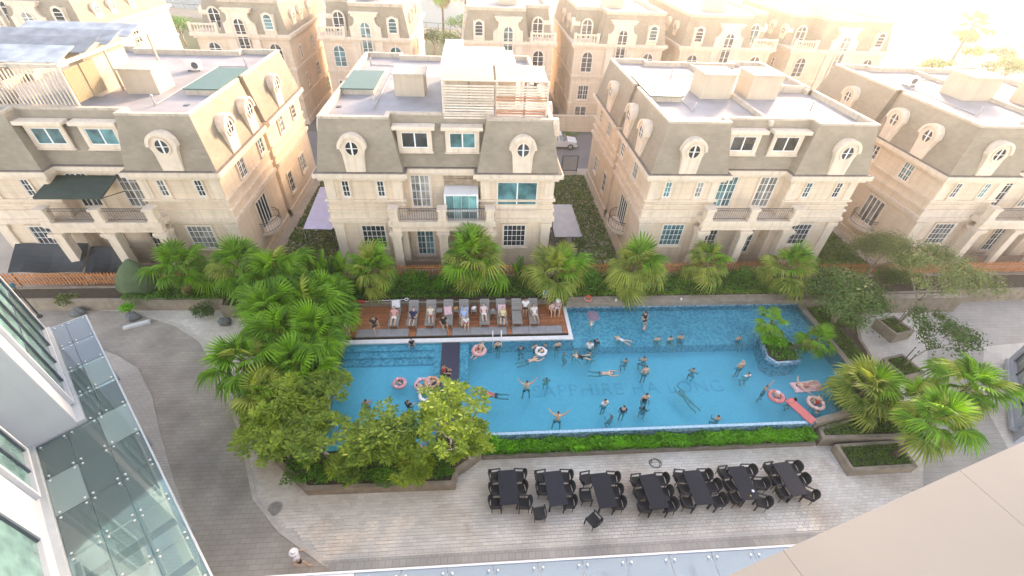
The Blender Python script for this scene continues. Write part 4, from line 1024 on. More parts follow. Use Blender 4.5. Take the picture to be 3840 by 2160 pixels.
bag(.97, 22.05, 1.505, (.25, .25, .25), 'dark grey bag on a side table beside the towelled lounger')
# small things along the back wall
sg = thing('pool_sign', 'small white and blue notice board on a post behind the rightmost lounger', 'sign', (4.65, 23.18, 1.42))
part('post', MB().box(-.03, .03, -.02, .02, 0, .35), STEEL, sg); part('board', MB().box(-.22, .22, -.035, -.021, .3, .95), WHITE, sg)
part('print', MB().box(-.17, .17, -.04, -.0355, .62, .9), plain('sign_blue', (.10, .42, .55), .5, .05, 3), sg)
for r_ in range(3): part('text_line', MB().box(-.16, .1 + .03 * r_, -.04, -.0355, .37 + r_ * .075, .40 + r_ * .075), plain('sign_ink', (.12, .28, .36), .6), sg)
lb = thing('life_pole', 'long white rescue pole with red float lying on the back wall', 'rescue pole', (-8.6, 23.24, 1.5))
part('pole', MB().tube([(.9, 0, .03), (3.6, .05, .10)], .022, 6), WHITE, lb)
part('float', MB().ball((.1, 0, .08), (.35, .13, .12), 10, 6), plain('rescue_red', (.62, .03, .03), .5), lb, True); part('float', MB().ball((.75, -.05, .07), (.3, .11, .1), 10, 6), plain('rescue_red', (.62, .03, .03), .5), lb, True)
part('hook', MB().torus((3.75, .05, .12), .12, .03, 12, 6), WHITE, lb, True)
for (x, lab, col) in ((7.6, 'red folded item on the back wall above the pool', (.65, .07, .03)), (9.6, 'small white cup on the back wall left of centre', (.8, .8, .78)), (14.3, 'small white cup on the back wall over the shelf', (.8, .8, .78))):
    if col[0] < .7:
        t = thing('lifebuoy', 'orange red lifebuoy resting on the back wall above the pool', 'lifebuoy', (x, 23.03, 1.45)); 
        ob = part('ring', MB().torus((0, 0, 0), .2, .06, 16, 8), plain('buoy_red', col, .5), t, True); ob.location = (0, 0, .22); ob.rotation_euler = (R(72), 0, 0)
        part('rope', MB().torus((0, 0, 0), .26, .012, 16, 5), WHITE, t).location = (0, 0, .22)
    else:
        t = thing('cup', lab, 'cup', (x, 23.0, 1.42)); part('cup_body', MB().tube([(0, 0, 0), (0, 0, .14)], [.05, .07], 10), WHITE, t); part('lid', MB().tube([(0, 0, .141), (0, 0, .155)], .075, 10), WHITE, t)

# ================================================================ parked car
def car(x, y, rz, label):
    t = thing('parked_car', label, 'car', (x, y, -.03), rz)
    paint = plain('car_white', (.74, .74, .74), .25, .03, 1)
    prof = [(-2.3, .42), (-2.32, .8), (-2.2, 1.0), (-1.0, 1.02), (1.2, 1.0), (2.15, .86), (2.32, .62), (2.3, .36), (1.85, .3), (1.75, .55), (1.45, .68), (1.15, .55), (1.05, .3), (-1.05, .3), (-1.15, .55), (-1.45, .68), (-1.75, .55), (-1.85, .3)]
    part('body', MB().yprism(prof, -.9, .9), paint, t)
    lo = [(-2.1, -.82, 1.0), (1.05, -.82, 1.0), (1.05, .82, 1.0), (-2.1, .82, 1.0)]; hi = [(-1.85, -.64, 1.62), (.25, -.64, 1.66), (.25, .64, 1.66), (-1.85, .64, 1.62)]
    part('cabin_glass', MB().add(lo + hi, [(0, 1, 5, 4), (1, 2, 6, 5), (2, 3, 7, 6), (3, 0, 4, 7)]), GLASS, t)
    rf_ = part('roof', MB().add([(-1.9, -.67, 1.6), (.3, -.67, 1.64), (.3, .67, 1.64), (-1.9, .67, 1.6), (-1.75, -.6, 1.7), (.15, -.6, 1.72), (.15, .6, 1.72), (-1.75, .6, 1.7)], [(0, 1, 5, 4), (1, 2, 6, 5), (2, 3, 7, 6), (3, 0, 4, 7), (4, 5, 6, 7)]), paint, t)
    part('sunroof', MB().box(-.9, -.1, -.42, .42, 1.715, 1.735), GLASS, rf_)
    for s in (-1, 1):
        part('pillar', MB().add([(.02, s * .835, 1.0), (.1, s * .835, 1.0), (-.1, s * .66, 1.64), (-.18, s * .66, 1.64), (.02, s * .80, 1.0), (.1, s * .80, 1.0), (-.1, s * .62, 1.64), (-.18, s * .62, 1.64)], [(0, 1, 2, 3), (7, 6, 5, 4), (0, 3, 7, 4), (1, 5, 6, 2)]), paint, t)
        part('headlight', MB().box(2.1, 2.3, s * .78 - .12, s * .78 + .12, .66, .8), GLASST, t); part('taillight', MB().box(-2.33, -2.24, s * .75 - .12, s * .75 + .12, .75, .95), plain('tail_red', (.4, .02, .02), .3), t)
        part('mirror', MB().box(.75, .9, s * .98 - .09, s * .98 + .09, 1.0, 1.14), paint, t); part('door_handle', MB().box(-.5, -.3, s * .91 - .01, s * .91 + .01, .85, .89), STEEL, t)
        for wx in (-1.45, 1.45):
            w_ = part('wheel', MB().tube([(wx, s * .72, .34), (wx, s * .93, .34)], .34, 16), plain('tyre_rubber', (.02, .02, .02), .8), t); part('rim', MB().tube([(wx, s * .931, .34), (wx, s * .945, .34)], .21, 10), STEEL, w_)
car(10.1, 53.6, R(-4), 'white parked estate car in the street at the end of the passage')
gt = thing('garden_gate', 'dark framed metal gate closing the passage toward the street', 'gate', (10.3, 46.4, 0))
part('gate_frame', MB().box(-.9, -.8, 0, .1, 0, 1.9).box(.8, .9, 0, .1, 0, 1.9).box(-.8, .8, 0.02, .08, 1.8, 1.88).box(-.8, .8, .02, .08, .1, .18), DARKST, gt); part('gate_panel', MB().box(-.8, .8, .035, .065, .181, 1.799), plain('gate_grey', (.4, .4, .43), .5, .1, 3), gt)
sl_ = MB()
lawn = thing('glass_shelter', 'flat glass roofed lean-to beside the middle villa in the grassy passage', 'shelter', (7.3, 32.5, 0))
part('glass_roof', MB().box(-1.1, 1.1, -2.6, 2.6, 2.2, 2.24), plain('shelter_glass', (.10, .12, .14), .25, .2, 2), lawn)
for a in (-1.0, 1.0):
    for b_ in (-2.5, 0, 2.5): part('post', MB().box(a - .04, a + .04, b_ - .04, b_ + .04, 0, 2.2), DARKST, lawn)
part('floor_pad', MB().box(-1.1, 1.1, -2.6, 2.6, 0, .06), GREYP, lawn)
ul = thing('canvas_sheet', 'pale lilac sheet roof between the leftmost and middle villas', 'canopy', (-12.6, 33.6, 0))
part('fabric', MB().add([(-1.0, -2.6, 2.4), (1.1, -2.4, 2.2), (1.2, 3.5, 2.6), (-1.1, 3.4, 2.9), (-1.0, -2.6, 2.36), (1.1, -2.4, 2.16), (1.2, 3.5, 2.56), (-1.1, 3.4, 2.86)], [(0, 1, 2, 3), (7, 6, 5, 4), (0, 4, 5, 1), (1, 5, 6, 2), (2, 6, 7, 3), (3, 7, 4, 0)]), plain('lilac_sheet', (.55, .53, .68), .7, .1, 2), ul)
for a, b_ in ((-.95, -2.5), (1.05, -2.3), (1.1, 3.4), (-1.0, 3.3)): part('post', MB().box(a - .03, a + .03, b_ - .03, b_ + .03, 0, 2.2), DARKST, ul)
# yard of the leftmost villa: dark tarps, folded green parasol cover
TARP = plain('dark_tarpaulin', (.006, .012, .014), .55, .3, 1.2, .1)
tp = thing('tarpaulin_canopy', 'dark tarpaulin canopies stretched over the yard at the left edge', 'canopy', (-27.5, 26.9, 0))
def tarp(x0, x1, y0, y1, za, zb):
    m = MB(); n = 6; V = []; F = []
    for i in range(n + 1):
        for j in range(n + 1):
            u, w = i / n, j / n; V.append((x0 + (x1 - x0) * u, y0 + (y1 - y0) * w, za + (zb - za) * w - .35 * math.sin(math.pi * u) * math.sin(math.pi * w) + .05 * math.sin(9 * u)))
    V += [(a, b, c - .03) for a, b, c in V]; N = (n + 1) ** 2
    for i in range(n):
        for j in range(n):
            a = i * (n + 1) + j; q = (a, a + n + 1, a + n + 2, a + 1); F += [q, tuple(N + k for k in q[::-1])]
    return m.add(V, F)
part('sheet', tarp(-4.6, .2, -.4, 1.3, 1.8, 3.0), TARP, tp); part('sheet', tarp(.3, 3.0, -.5, 1.2, 1.7, 2.8), TARP, tp); part('sheet', tarp(4.0, 6.0, -.55, .9, 1.1, 1.7), TARP, tp)
for x in (-4.4, 0, .4, 2.9, 4.1, 5.9): part('post', MB().tube([(x, -.4, 0), (x, -.4, 1.7 if x < 3.5 else 1.1)], .03, 6), IRON, tp)
um = thing('folded_parasol', 'large folded green parasol cover leaning beside the orange fence', 'parasol', (-23.4, 25.6, .5))
m = MB(); V = []; F = []; n = 14
for r_, (rad, z) in enumerate(((.95, 0.1), (1.15, .7), (.95, 1.5), (.6, 2.2), (.08, 2.75))):
    for k in range(n):
        a = 2 * math.pi * k / n; q = rad * (1 + .14 * math.cos(a * 7 + r_ * .4)); V.append((q * math.cos(a) * 1.15, q * math.sin(a) * .7 + .12 * z, z))
for r_ in range(4):
    for k in range(n): F.append((r_ * n + k, r_ * n + (k + 1) % n, (r_ + 1) * n + (k + 1) % n, (r_ + 1) * n + k))
F.append(tuple(range(4 * n, 5 * n)))
part('cover', m.add(V, F), plain('olive_canvas', (.07, .12, .05), .85, .25, 2, .1), um, True); part('pole', MB().tube([(0, 0, -.5), (0, .3, 2.8)], .04, 6), STEEL, um)
lp = thing('lamp_post', 'thin black lamp post at the left edge by the drive', 'lamp', (-29.3, 23.9, 0))
part('post', MB().tube([(0, 0, 0), (0, 0, 2.6)], [.06, .04], 8), IRON, lp); part('base', MB().tube([(0, 0, 0), (0, 0, .15)], .14, 10), IRON, lp); part('lantern', MB().tube([(0, 0, 2.6), (0, 0, 2.7), (0, 0, 2.95)], [.08, .14, .1], 8), GLASST, lp)
# ================================================================ the tower's own podium: glazed wing on the left
ang = math.atan2(-.736, .677)
pw = thing('podium_wing', 'white podium wing with teal windows at the left edge beside the glass canopy', 'building', (-21.43, 19.36, 0), ang)
part('wall_block', MB().box(.0, 7.9, -10, -1.72, -.05, 14), FACADE, pw)
part('wall_block', MB().box(7.902, 26, -10, -3.42, -.05, 14), FACADE, pw)
part('beige_return', MB().box(7.903, 7.93, -3.41, -1.74, 4.3, 14), FACADE, pw)
def curtain(x0, x1, yf, z0, z1, nx, nz):
    f = part('window', MB().yring(rect(x0 - .14, x1 + .14, z0 - .14, z1 + .14), rect(x0, x1, z0, z1), yf + .002, yf + .16), FACADE, pw)
    for i in range(nx):
        for j in range(nz):
            a, b = x0 + (x1 - x0) * i / nx, x0 + (x1 - x0) * (i + 1) / nx; c, d = z0 + (z1 - z0) * j / nz, z0 + (z1 - z0) * (j + 1) / nz
            part('pane', MB().box(a + .03, b - .03, yf + .004, yf + .03, c + .03, d - .03), glass_dark('podium_glass', (.08, .17, .17), .2, .35), f)
    m = MB()
    for i in range(nx + 1): x = x0 + (x1 - x0) * i / nx; m.box(x - .05, x + .05, yf + .005, yf + .12, z0, z1)
    part('mullion', m, DARKST, f)
    m = MB()
    for j in range(1, nz): z = z0 + (z1 - z0) * j / nz; m.box(x0, x1, yf + .006, yf + .06, z - .04, z + .04)
    part('transom', m, DARKST, f)
curtain(.35, 6.6, -1.72, 4.6, 12.5, 4, 3)
curtain(8.5, 11.0, -3.42, 4.8, 12.5, 2, 3)
curtain(13.6, 16.4, -3.42, 5.4, 12.5, 1, 3)
part('sill_band', MB().box(.0, 7.9, -1.718, -1.45, 4.12, 4.4), STEEL, pw); part('sill_band', MB().box(7.94, 26, -3.418, -3.2, 4.12, 4.4), STEEL, pw)
gc = thing('glass_canopy', 'long glass canopy on steel beams along the left podium wing', 'canopy', (-21.43, 19.36, 0), ang)
fit = cmesh(('fitting',), lambda: MB().ball((0, 0, 0), (.05, .05, .035), 8, 4))
CHROME = plain('bright_fitting', (.5, .53, .53), .3, .05, 5, metal=.6)
xk = 0.0
k = 0
while xk < 21.9:
    x1 = xk + 2.0
    rows = ((-.86, 0.0), (-1.44, -.88)) if x1 <= 8.1 else ((-1.10, 0.0), (-2.15, -1.12), (-3.18, -2.17))
    for (y0, y1) in rows:
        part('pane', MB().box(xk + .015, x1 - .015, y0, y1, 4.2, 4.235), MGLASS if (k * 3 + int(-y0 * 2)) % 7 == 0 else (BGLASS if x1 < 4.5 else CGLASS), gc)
        for yy in (y0 + .12, y1 - .12):
            for xx in (xk + .14, x1 - .14):
                o = link('fitting', fit, CHROME, gc); o.location = (xx, yy, 4.25)
    yb = rows[-1][0]
    part('beam', MB().box(xk + .9, xk + 1.08, yb, -.25, 3.86, 4.1), plain('beam_blue_grey', (.02, .055, .08), .5, .15, 2), gc)
    xk = x1; k += 1
part('edge_tube', MB().tube([(0, -.87, 4.10), (8.0, -.87, 4.10)], .08, 8), STEEL, gc); part('edge_tube', MB().tube([(8.0, -1.11, 4.10), (22, -1.11, 4.10)], .08, 8), STEEL, gc)
part('edge_tube', MB().tube([(8.0, -2.16, 4.10), (22, -2.16, 4.10)], .08, 8), STEEL, gc); part('edge_flashing', MB().box(-.05, 22, .0, .06, 4.16, 4.25), STEEL, gc)
part('edge_flashing', MB().box(-.06, -.001, -1.44, .0, 4.16, 4.25), STEEL, gc)
part('cream_gutter', MB().box(6.2, 22, -.62, -.34, 3.3, 3.6), BEIGE, gc); part('cream_gutter', MB().box(12.5, 22, -1.5, -1.28, 2.7, 2.95), BEIGE, gc)
for x in (1.0, 7.0, 13.0, 19.0): part('column', MB().tube([(x, -.5, 0), (x, -.5, 3.86)], .11, 10), STEEL, gc)
gc2 = thing('glass_canopy', 'glass canopy strip with point fittings along the bottom edge of the view', 'canopy', (0, 0, 0))
x = -9.2; i = 0
while x < 19:
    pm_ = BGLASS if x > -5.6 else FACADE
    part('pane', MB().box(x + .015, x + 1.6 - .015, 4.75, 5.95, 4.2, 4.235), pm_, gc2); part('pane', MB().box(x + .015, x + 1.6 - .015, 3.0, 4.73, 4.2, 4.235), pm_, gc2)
    for yy in (4.95, 5.75):
        for xx in (x + .16, x + 1.44): o = link('fitting', fit, CHROME, gc2); o.location = (xx, yy, 4.25)
    if i % 2 == 0: part('beam', MB().box(x + .7, x + .86, 3.0, 5.6, 3.9, 4.12), STEEL, gc2)
    x += 1.6; i += 1
part('edge_flashing', MB().box(-9.2, 19, 5.952, 6.02, 4.15, 4.25), FACADE, gc2); part('edge_tube', MB().tube([(-9.2, 4.74, 4.08), (19, 4.74, 4.08)], .08, 8), STEEL, gc2)
for x in (-8, -2, 4, 10, 16): part('column', MB().tube([(x, 4.0, 0), (x, 4.0, 4.0)], .11, 10), STEEL, gc2)
fl = thing('podium_building', 'podium front wall below the bottom canopy', 'building', (0, 0, 0))
part('wall_block', MB().box(-9.5, 24, -6, 2.9, -.05, 4.6), FACADE, fl)
lg = thing('tower_ledge', 'beige panelled ledge of the tower crossing the lower right corner', 'ledge', (0, 0, 0))
dv = Vector((5.5, 1.55)).normalized(); nv = Vector((-dv.y, dv.x)); p0 = Vector((2.93, 1.74))
def lp_(s, t): q = p0 + dv * s + nv * t; return (q.x, q.y)
for a, b in ((-3.0, .867), (.873, 4.2), (4.206, 12.0)):
    part('panel', MB().prism([lp_(a, -4.5), lp_(b, -4.5), lp_(b, 0), lp_(a, 0)], 14.8, 16.0), LEDGE, lg)
part('joint', MB().prism([lp_(-3.0, -4.4), lp_(12, -4.4), lp_(12, -.03), lp_(-3.0, -.03)], 14.82, 15.97), plain('joint_dark', (.12, .10, .08), .9), lg)
# window block on the far right
wb = thing('podium_block', 'white walled block with dark framed window at the right edge', 'building', (30.2, 12.0, 0), math.atan2(5.9, 5.5))
part('wall_block', MB().box(0, 8.2, -8, 0, -.05, 7.0), FACADE, wb)
f = part('window', MB().yring(rect(.9, 7.4, .45, 5.6), rect(1.15, 7.15, .7, 5.35), .001, .2), FACADE, wb)
for i in range(4):
    for j in range(2):
        part('pane', MB().box(1.2 + i * 1.5, 2.6 + i * 1.5, .004, .03, .75 + j * 2.3, 2.95 + j * 2.3), glass_dark('podium_glass_grey', (.20, .25, .23), .06, .3), f)
m = MB()
for i in range(5): m.box(1.1 + i * 1.5, 1.2 + i * 1.5, .005, .1, .7, 5.3)
part('mullion', m, DARKST, f); part('sill', MB().box(.7, 7.6, .002, .32, .2, .44), FACADE, f)

# ================================================================ vegetation
def frond_mesh(seed, Lp=.8, Ls=.95, nseg=22, droop=.35, span=118):
    r_ = random.Random(seed); m = MB()
    m.tube([(0, 0, 0), (Lp * .5, 0, .06), (Lp, 0, .05)], [.022, .016, .012], 4)
    for k in range(nseg):
        a = R(-span + 2 * span * (k + .5) / nseg); da = R(span / nseg) * .95
        L = Ls * (.62 + .38 * math.cos(a * .75)) * r_.uniform(.9, 1.08); dz = -droop * (0.6 + .6 * r_.random()); fold = .05 * math.cos(a)
        h = Vector((Lp - .02, 0, .05)); 
        def P(rad, aa, z): return h + Vector((rad * math.cos(aa), rad * math.sin(aa), z))
        m.add([h, P(L * .55, a - da, -.03 + fold), P(L * .58, a, .02 + fold), P(L * .55, a + da, -.03 + fold), P(L * .82, a - da * .42, dz * .45), P(L * .82, a + da * .42, dz * .45), P(L, a, dz)],
              [(0, 1, 2), (0, 2, 3), (1, 4, 2), (2, 4, 5), (2, 5, 3), (4, 6, 5)])
    return m.mesh('frond')
FR = [frond_mesh(1), frond_mesh(2, .95, 1.0, 24, .5), frond_mesh(3, .7, .85, 20, .25), frond_mesh(4, 1.05, .95, 22, .65, 105)]
def palm(x, y, z0, h, s, label, n=26, lean=(0, 0), yellow=.35, seed=0, group='fan palms around the pool'):
    r_ = random.Random(seed * 7 + 1)
    t = thing('fan_palm', label, 'palm tree', (x, y, z0), 0, group)
    top = Vector((lean[0], lean[1], h))
    part('trunk', MB().tube([(0, 0, -.1), (lean[0] * .3, lean[1] * .3, h * .35), (lean[0] * .7, lean[1] * .7, h * .72), top], [.16 * s, .12 * s, .10 * s, .11 * s], 8), TRUNK, t, True)
    for k in range(n):
        az = k * 2.39996 + r_.uniform(-.25, .25); el = R(78) - R(118) * (k / (n - 1)) ** .85 + R(r_.uniform(-13, 13))
        o = link('frond', FR[(k + seed) % 4] if k > n * .3 else FR[2], LEAFY if r_.random() < yellow * (0.5 + k / n) else LEAFP, t)
        o.location = top + Vector((0, 0, -.02 - .25 * s * k / n)); sc = s * r_.uniform(.75, 1.15); o.scale = (sc, sc * r_.uniform(.8, 1.1), sc)
        o.rotation_euler = (R(r_.uniform(-25, 25)), -el, az)
    for k in range(r_.randint(2, 5)):
        o = link('dry_frond', FR[1], LEAFB, t); o.location = top + Vector((0, 0, -.28 * s)); sc = s * r_.uniform(.7, .95); o.scale = (sc, sc, sc); o.rotation_euler = (R(r_.uniform(-20, 20)), R(r_.uniform(48, 80)), r_.uniform(0, 6.28))
    return t
def arr_mesh(name, V, F4):
    me = bpy.data.meshes.new(name); V = np.asarray(V, dtype=np.float32); F4 = np.asarray(F4, dtype=np.int32)
    me.vertices.add(len(V)); me.vertices.foreach_set('co', V.ravel())
    me.loops.add(F4.size); me.loops.foreach_set('vertex_index', F4.ravel())
    me.polygons.add(len(F4)); me.polygons.foreach_set('loop_start', np.arange(0, F4.size, 4, dtype=np.int32))
    me.update(calc_edges=True); return me
def leaves(name, P, size, mat, parent=None, up=.5, aspect=.5, seed=0, out=None):
    """one folded leaf (two quads share a midrib would double it; a bent rhombus reads the same) per point"""
    g = np.random.default_rng(seed); P = np.asarray(P, float); n = len(P)
    nrm = g.normal(size=(n, 3)); nrm /= np.linalg.norm(nrm, axis=1)[:, None]; nrm[:, 2] += up
    if out is not None: nrm += out
    nrm /= np.linalg.norm(nrm, axis=1)[:, None]
    t = np.cross(nrm, g.normal(size=(n, 3))); t /= np.linalg.norm(t, axis=1)[:, None]; b = np.cross(nrm, t)
    L = size * g.uniform(.7, 1.3, (n, 1)); W = L * aspect
    V = np.stack([P - t * L * .5, P + b * W * .5 + nrm * L * .06, P + t * L * .5 - nrm * L * .14, P - b * W * .5 + nrm * L * .06], 1).reshape(-1, 3)
    F = np.arange(4 * n).reshape(-1, 4)
    return link(name, arr_mesh(name, V, F), mat, parent)
def ell_pts(c, r_, n, g, shell=.55):
    d = g.normal(size=(n, 3)); d /= np.linalg.norm(d, axis=1)[:, None]
    rad = shell + (1 - shell) * g.random((n, 1)) ** .6
    return np.array(c) + d * rad * np.array(r_)
def clump_pts(blobs, per, g): return np.concatenate([ell_pts(c, r_, int(per * (r_[0] * r_[1] + r_[0] * r_[2] + r_[1] * r_[2])), g) for c, r_ in blobs])
def shrub(x, y, z, rx, ry, rz, label, mat=LEAFD, size=.14, per=260, seed=0, cat='shrub', name='shrub', group=None):
    g = np.random.default_rng(seed + 100); r_ = random.Random(seed)
    t = thing(name, label, cat, (x, y, z), 0, group)
    blobs = [((r_.uniform(-.5, .5) * rx, r_.uniform(-.5, .5) * ry, rz * r_.uniform(.5, 1.2)), (rx * r_.uniform(.4, .65), ry * r_.uniform(.4, .65), rz * r_.uniform(.4, .6))) for _ in range(9)]
    leaves('foliage', clump_pts(blobs, per, g), size, mat, t, seed=seed)
    for k in range(3):
        part('stem', MB().tube([(r_.uniform(-.1, .1), r_.uniform(-.1, .1), -.05), (r_.uniform(-.4, .4) * rx, r_.uniform(-.4, .4) * ry, rz * .9)], [.03, .012], 5), BARK, t)
    return t
def tree(x, y, z, h, rad, label, mat, leaf=.2, seed=0, name='tree', stems=1, dens=150, lean=(0, 0), spread=1.0, levels=3, trunk=.10, group=None, rosette=False, bark=None, aspect=.45, first=.42):
    """branching trunk and limbs, leaf clumps round every twig end"""
    r_ = random.Random(seed); g = np.random.default_rng(seed)
    t = thing(name, label, 'tree', (x, y, z), 0, group)
    tips = []; limbs = MB(); tr = MB()
    def grow(p, d, L, rad0, lev, m):
        q = p + d * L * .55 + Vector((r_.uniform(-.1, .1), r_.uniform(-.1, .1), 0)) * L; e = q + (d + Vector((r_.uniform(-.25, .25), r_.uniform(-.25, .25), .12))).normalized() * L * .5
        m.tube([p, q, e], [rad0, rad0 * .82, rad0 * .66], 6 if lev < 2 else 5)
        if lev >= levels: tips.append((e, d)); return
        n = 3 if lev < 2 or (not rosette and r_.random() < .5) else 2; a0 = r_.uniform(0, 6.28)
        for k in range(n):
            a = a0 + 6.283 * k / n + r_.uniform(-.4, .4); out_ = Vector((math.cos(a), math.sin(a), 0))
            nd = (d * .55 + out_ * r_.uniform(.55, .9) * spread + Vector((0, 0, .28))).normalized()
            grow(e, nd, L * r_.uniform(.62, .82), rad0 * .62, lev + 1, limbs)
    for s_ in range(stems):
        d0 = Vector((lean[0] + (r_.uniform(-.5, .5) if stems > 1 else 0), lean[1] + (r_.uniform(-.5, .5) if stems > 1 else 0), 1)).normalized()
        grow(Vector((r_.uniform(-.1, .1), r_.uniform(-.1, .1), -.1)), d0, h * first, trunk, 0, tr)
    part('trunk', tr, bark or BARK, t, True); part('branches', limbs, bark or BARK, t, True)
    if rosette:
        V = []; 
        for (e, d) in tips:
            nr = r_.randint(15, 20)
            for k in range(nr):
                a = k * 2.4; el = r_.uniform(-.15, .75); L = leaf * r_.uniform(.75, 1.2); dr = Vector((math.cos(a) * math.cos(el), math.sin(a) * math.cos(el), math.sin(el))); sd = dr.cross(Vector((0, 0, 1))).normalized() * L * .15; dn = Vector((0, 0, -.16 * L))
                o = e + Vector((0, 0, r_.uniform(-.12, .06)))
                V += [o + dr * L * .1, o + dr * L * .6 + sd, o + dr * L * 1.1 + dn, o + dr * L * .6 - sd]
        link('crown', arr_mesh('crown', V, np.arange(len(V)).reshape(-1, 4)), mat, t)
    else:
        P = []
        for (e, d) in tips:
            n = int(dens * rad * rad); P.append(np.array(e) + g.normal(size=(n, 3)) * np.array((rad * .42, rad * .42, rad * .30)))
        leaves('crown', np.concatenate(P), leaf, mat, t, seed=seed, aspect=aspect)
    return t
# --- palms along the back bed
palm(-19.9, 25.4, .9, 2.2, 1.25, 'fan palm at the far left of the bed beside the green parasol cover', 28, seed=1, yellow=.1)
palm(-15.8, 25.2, .9, 2.5, 1.25, 'fan palm with trunk by the leftmost villa corner', 26, seed=2, yellow=.1)
palm(-13.2, 23.9, .6, 2.7, 1.5, 'big fan palm at the head of the left palm clump', 32, seed=3, yellow=.1)
palm(-7.2, 25.0, 1.3, 1.8, 1.25, 'fan palm in front of the middle villa, left of the porch', 28, seed=4, yellow=.5)
palm(-.3, 25.3, 1.3, 2.3, 1.55, 'tallest fan palm in front of the middle villa porch', 34, seed=5, yellow=.45)
palm(5.45, 24.7, 1.3, 1.6, 1.4, 'yellowish fan palm at the right corner of the middle villa', 32, seed=6, yellow=.85)
palm(11.2, 25.0, 1.3, 1.8, 1.45, 'yellowish fan palm just right of the lawn passage', 32, seed=7, yellow=.9)
palm(16.6, 25.1, 1.3, 1.9, 1.15, 'slim fan palm in front of the third villa', 20, seed=8, yellow=.8)
palm(22.4, 24.5, 1.3, 1.8, 1.4, 'spreading fan palm near the pool far right corner', 26, seed=9, yellow=.7)
# --- left clump
palm(-10.6, 21.4, .5, 2.4, 1.45, 'fan palm overhanging the left end of the timber deck', 30, seed=10, yellow=.1)
palm(-9.5, 19.0, .5, 2.5, 1.35, 'dark fan palm beside the shallow pool steps', 28, seed=11, yellow=.05)
palm(-11.3, 19.2, .5, 2.3, 1.3, 'fan palm in the middle of the left clump', 26, seed=12, yellow=.1)
palm(-12.9, 17.3, .3, 2.6, 1.2, 'lone fan palm leaning out over the drive side paving', 22, lean=(.1, -.2), seed=13, yellow=.15)
palm(-10.0, 17.0, .5, 2.0, 1.2, 'low fan palm behind the frangipani by the pool side', 24, seed=14, yellow=.15)
palm(-11.1, 15.2, .4, 1.9, 1.15, 'fan palm with hanging dry leaves at the rock edging', 24, seed=15, yellow=.4)
palm(-8.9, 21.0, .5, 1.8, 1.0, 'short fan palm at the pool corner by the deck', 20, seed=16, yellow=.1)
palm(-12.4, 20.9, .5, 2.6, 1.35, 'fan palm on the drive side of the left clump', 28, seed=23, yellow=.1)
palm(-9.6, 22.6, .8, 1.9, 1.15, 'fan palm beside the walking person at the deck end', 22, seed=24, yellow=.15)
palm(-11.9, 23.4, .8, 2.0, 1.2, 'fan palm between the banana plants and the deck', 24, seed=25, yellow=.1)
# --- right side
palm(21.6, 14.3, .7, 1.7, 1.25, 'bright yellow green fan palm at the pool right corner', 32, seed=17, yellow=.75)
palm(25.1, 12.9, 0, 4.3, 1.2, 'tall fan palm leaning over the grey lane', 28, lean=(-.1, -.1), seed=18, yellow=.3)
palm(22.1, 11.3, .5, 3.4, 1.1, 'tall fan palm growing from the square grass planter', 28, seed=19, yellow=.3)
palm(23.2, 13.2, .6, 2.2, .95, 'grey green fan palm between the corner bed palms', 22, seed=20, yellow=.15)
palm(18.9, 19.3, 1.2, 1.5, .65, 'small upright palm on the planter island in the pool', 14, lean=(-.2, .25), seed=21, yellow=.05)
palm(19.9, 18.4, 1.2, 1.0, .75, 'small palm leaning right from the planter island', 18, lean=(1.4, -.1), seed=22, yellow=.1)
# --- frangipani
FB = plain('frangipani_bark', (.44, .36, .29), .8, .2, 6)
FG = 'frangipani trees at the left end of the pool'
tree(-10.0, 14.7, .5, 2.9, .8, 'frangipani with bare forked limbs near the rock edging', LEAFF, .31, 21, 'frangipani_tree', 1, group=FG, rosette=True, bark=FB, levels=5, spread=.95, first=.36)
tree(-7.6, 12.4, .5, 2.7, .8, 'frangipani with a pale forked trunk over the children pool corner', LEAFF, .31, 22, 'frangipani_tree', 1, group=FG, rosette=True, bark=FB, levels=5, spread=1.0, first=.36)
tree(-5.0, 11.9, .5, 2.6, .8, 'frangipani in the middle of the front planter', LEAFF, .31, 23, 'frangipani_tree', 1, group=FG, rosette=True, bark=FB, levels=5, spread=1.0, first=.36)
tree(-2.7, 12.0, .5, 3.1, .8, 'frangipani hiding the near end of the navy divider', LEAFF, .31, 24, 'frangipani_tree', 1, group=FG, rosette=True, bark=FB, levels=5, spread=.95, first=.36)
tree(-1.3, 12.5, .5, 3.6, .8, 'tallest frangipani at the right end of the front planter', LEAFF, .31, 25, 'frangipani_tree', 1, group=FG, rosette=True, bark=FB, levels=5, spread=.8, first=.38)
tree(-6.2, 11.4, .5, 1.7, .8, 'low frangipani spilling over the front planter wall, left', LEAFF, .31, 26, 'frangipani_tree', 1, group=FG, rosette=True, bark=FB, levels=5, spread=1.1, first=.36)
tree(-3.2, 11.2, .5, 1.6, .8, 'low frangipani spilling over the front planter wall, right', LEAFF, .31, 27, 'frangipani_tree', 1, group=FG, rosette=True, bark=FB, levels=5, spread=1.1, first=.36)
tree(-8.6, 13.4, .5, 2.2, .8, 'frangipani against the pool side wall behind the forked trunk', LEAFF, .31, 28, 'frangipani_tree', 1, group=FG, rosette=True, bark=FB, levels=5, spread=1.1, first=.36)
tree(-9.6, 12.6, .4, 2.0, .8, 'frangipani overhanging the planter left corner by the drive', LEAFF, .31, 29, 'frangipani_tree', 1, group=FG, rosette=True, bark=FB, levels=5, spread=1.1, first=.36)
tree(-4.4, 12.4, .5, 2.9, .8, 'frangipani behind the middle one, hiding the children pool front', LEAFF, .31, 30, 'frangipani_tree', 1, group=FG, rosette=True, bark=FB, levels=5, spread=1.05, first=.36)
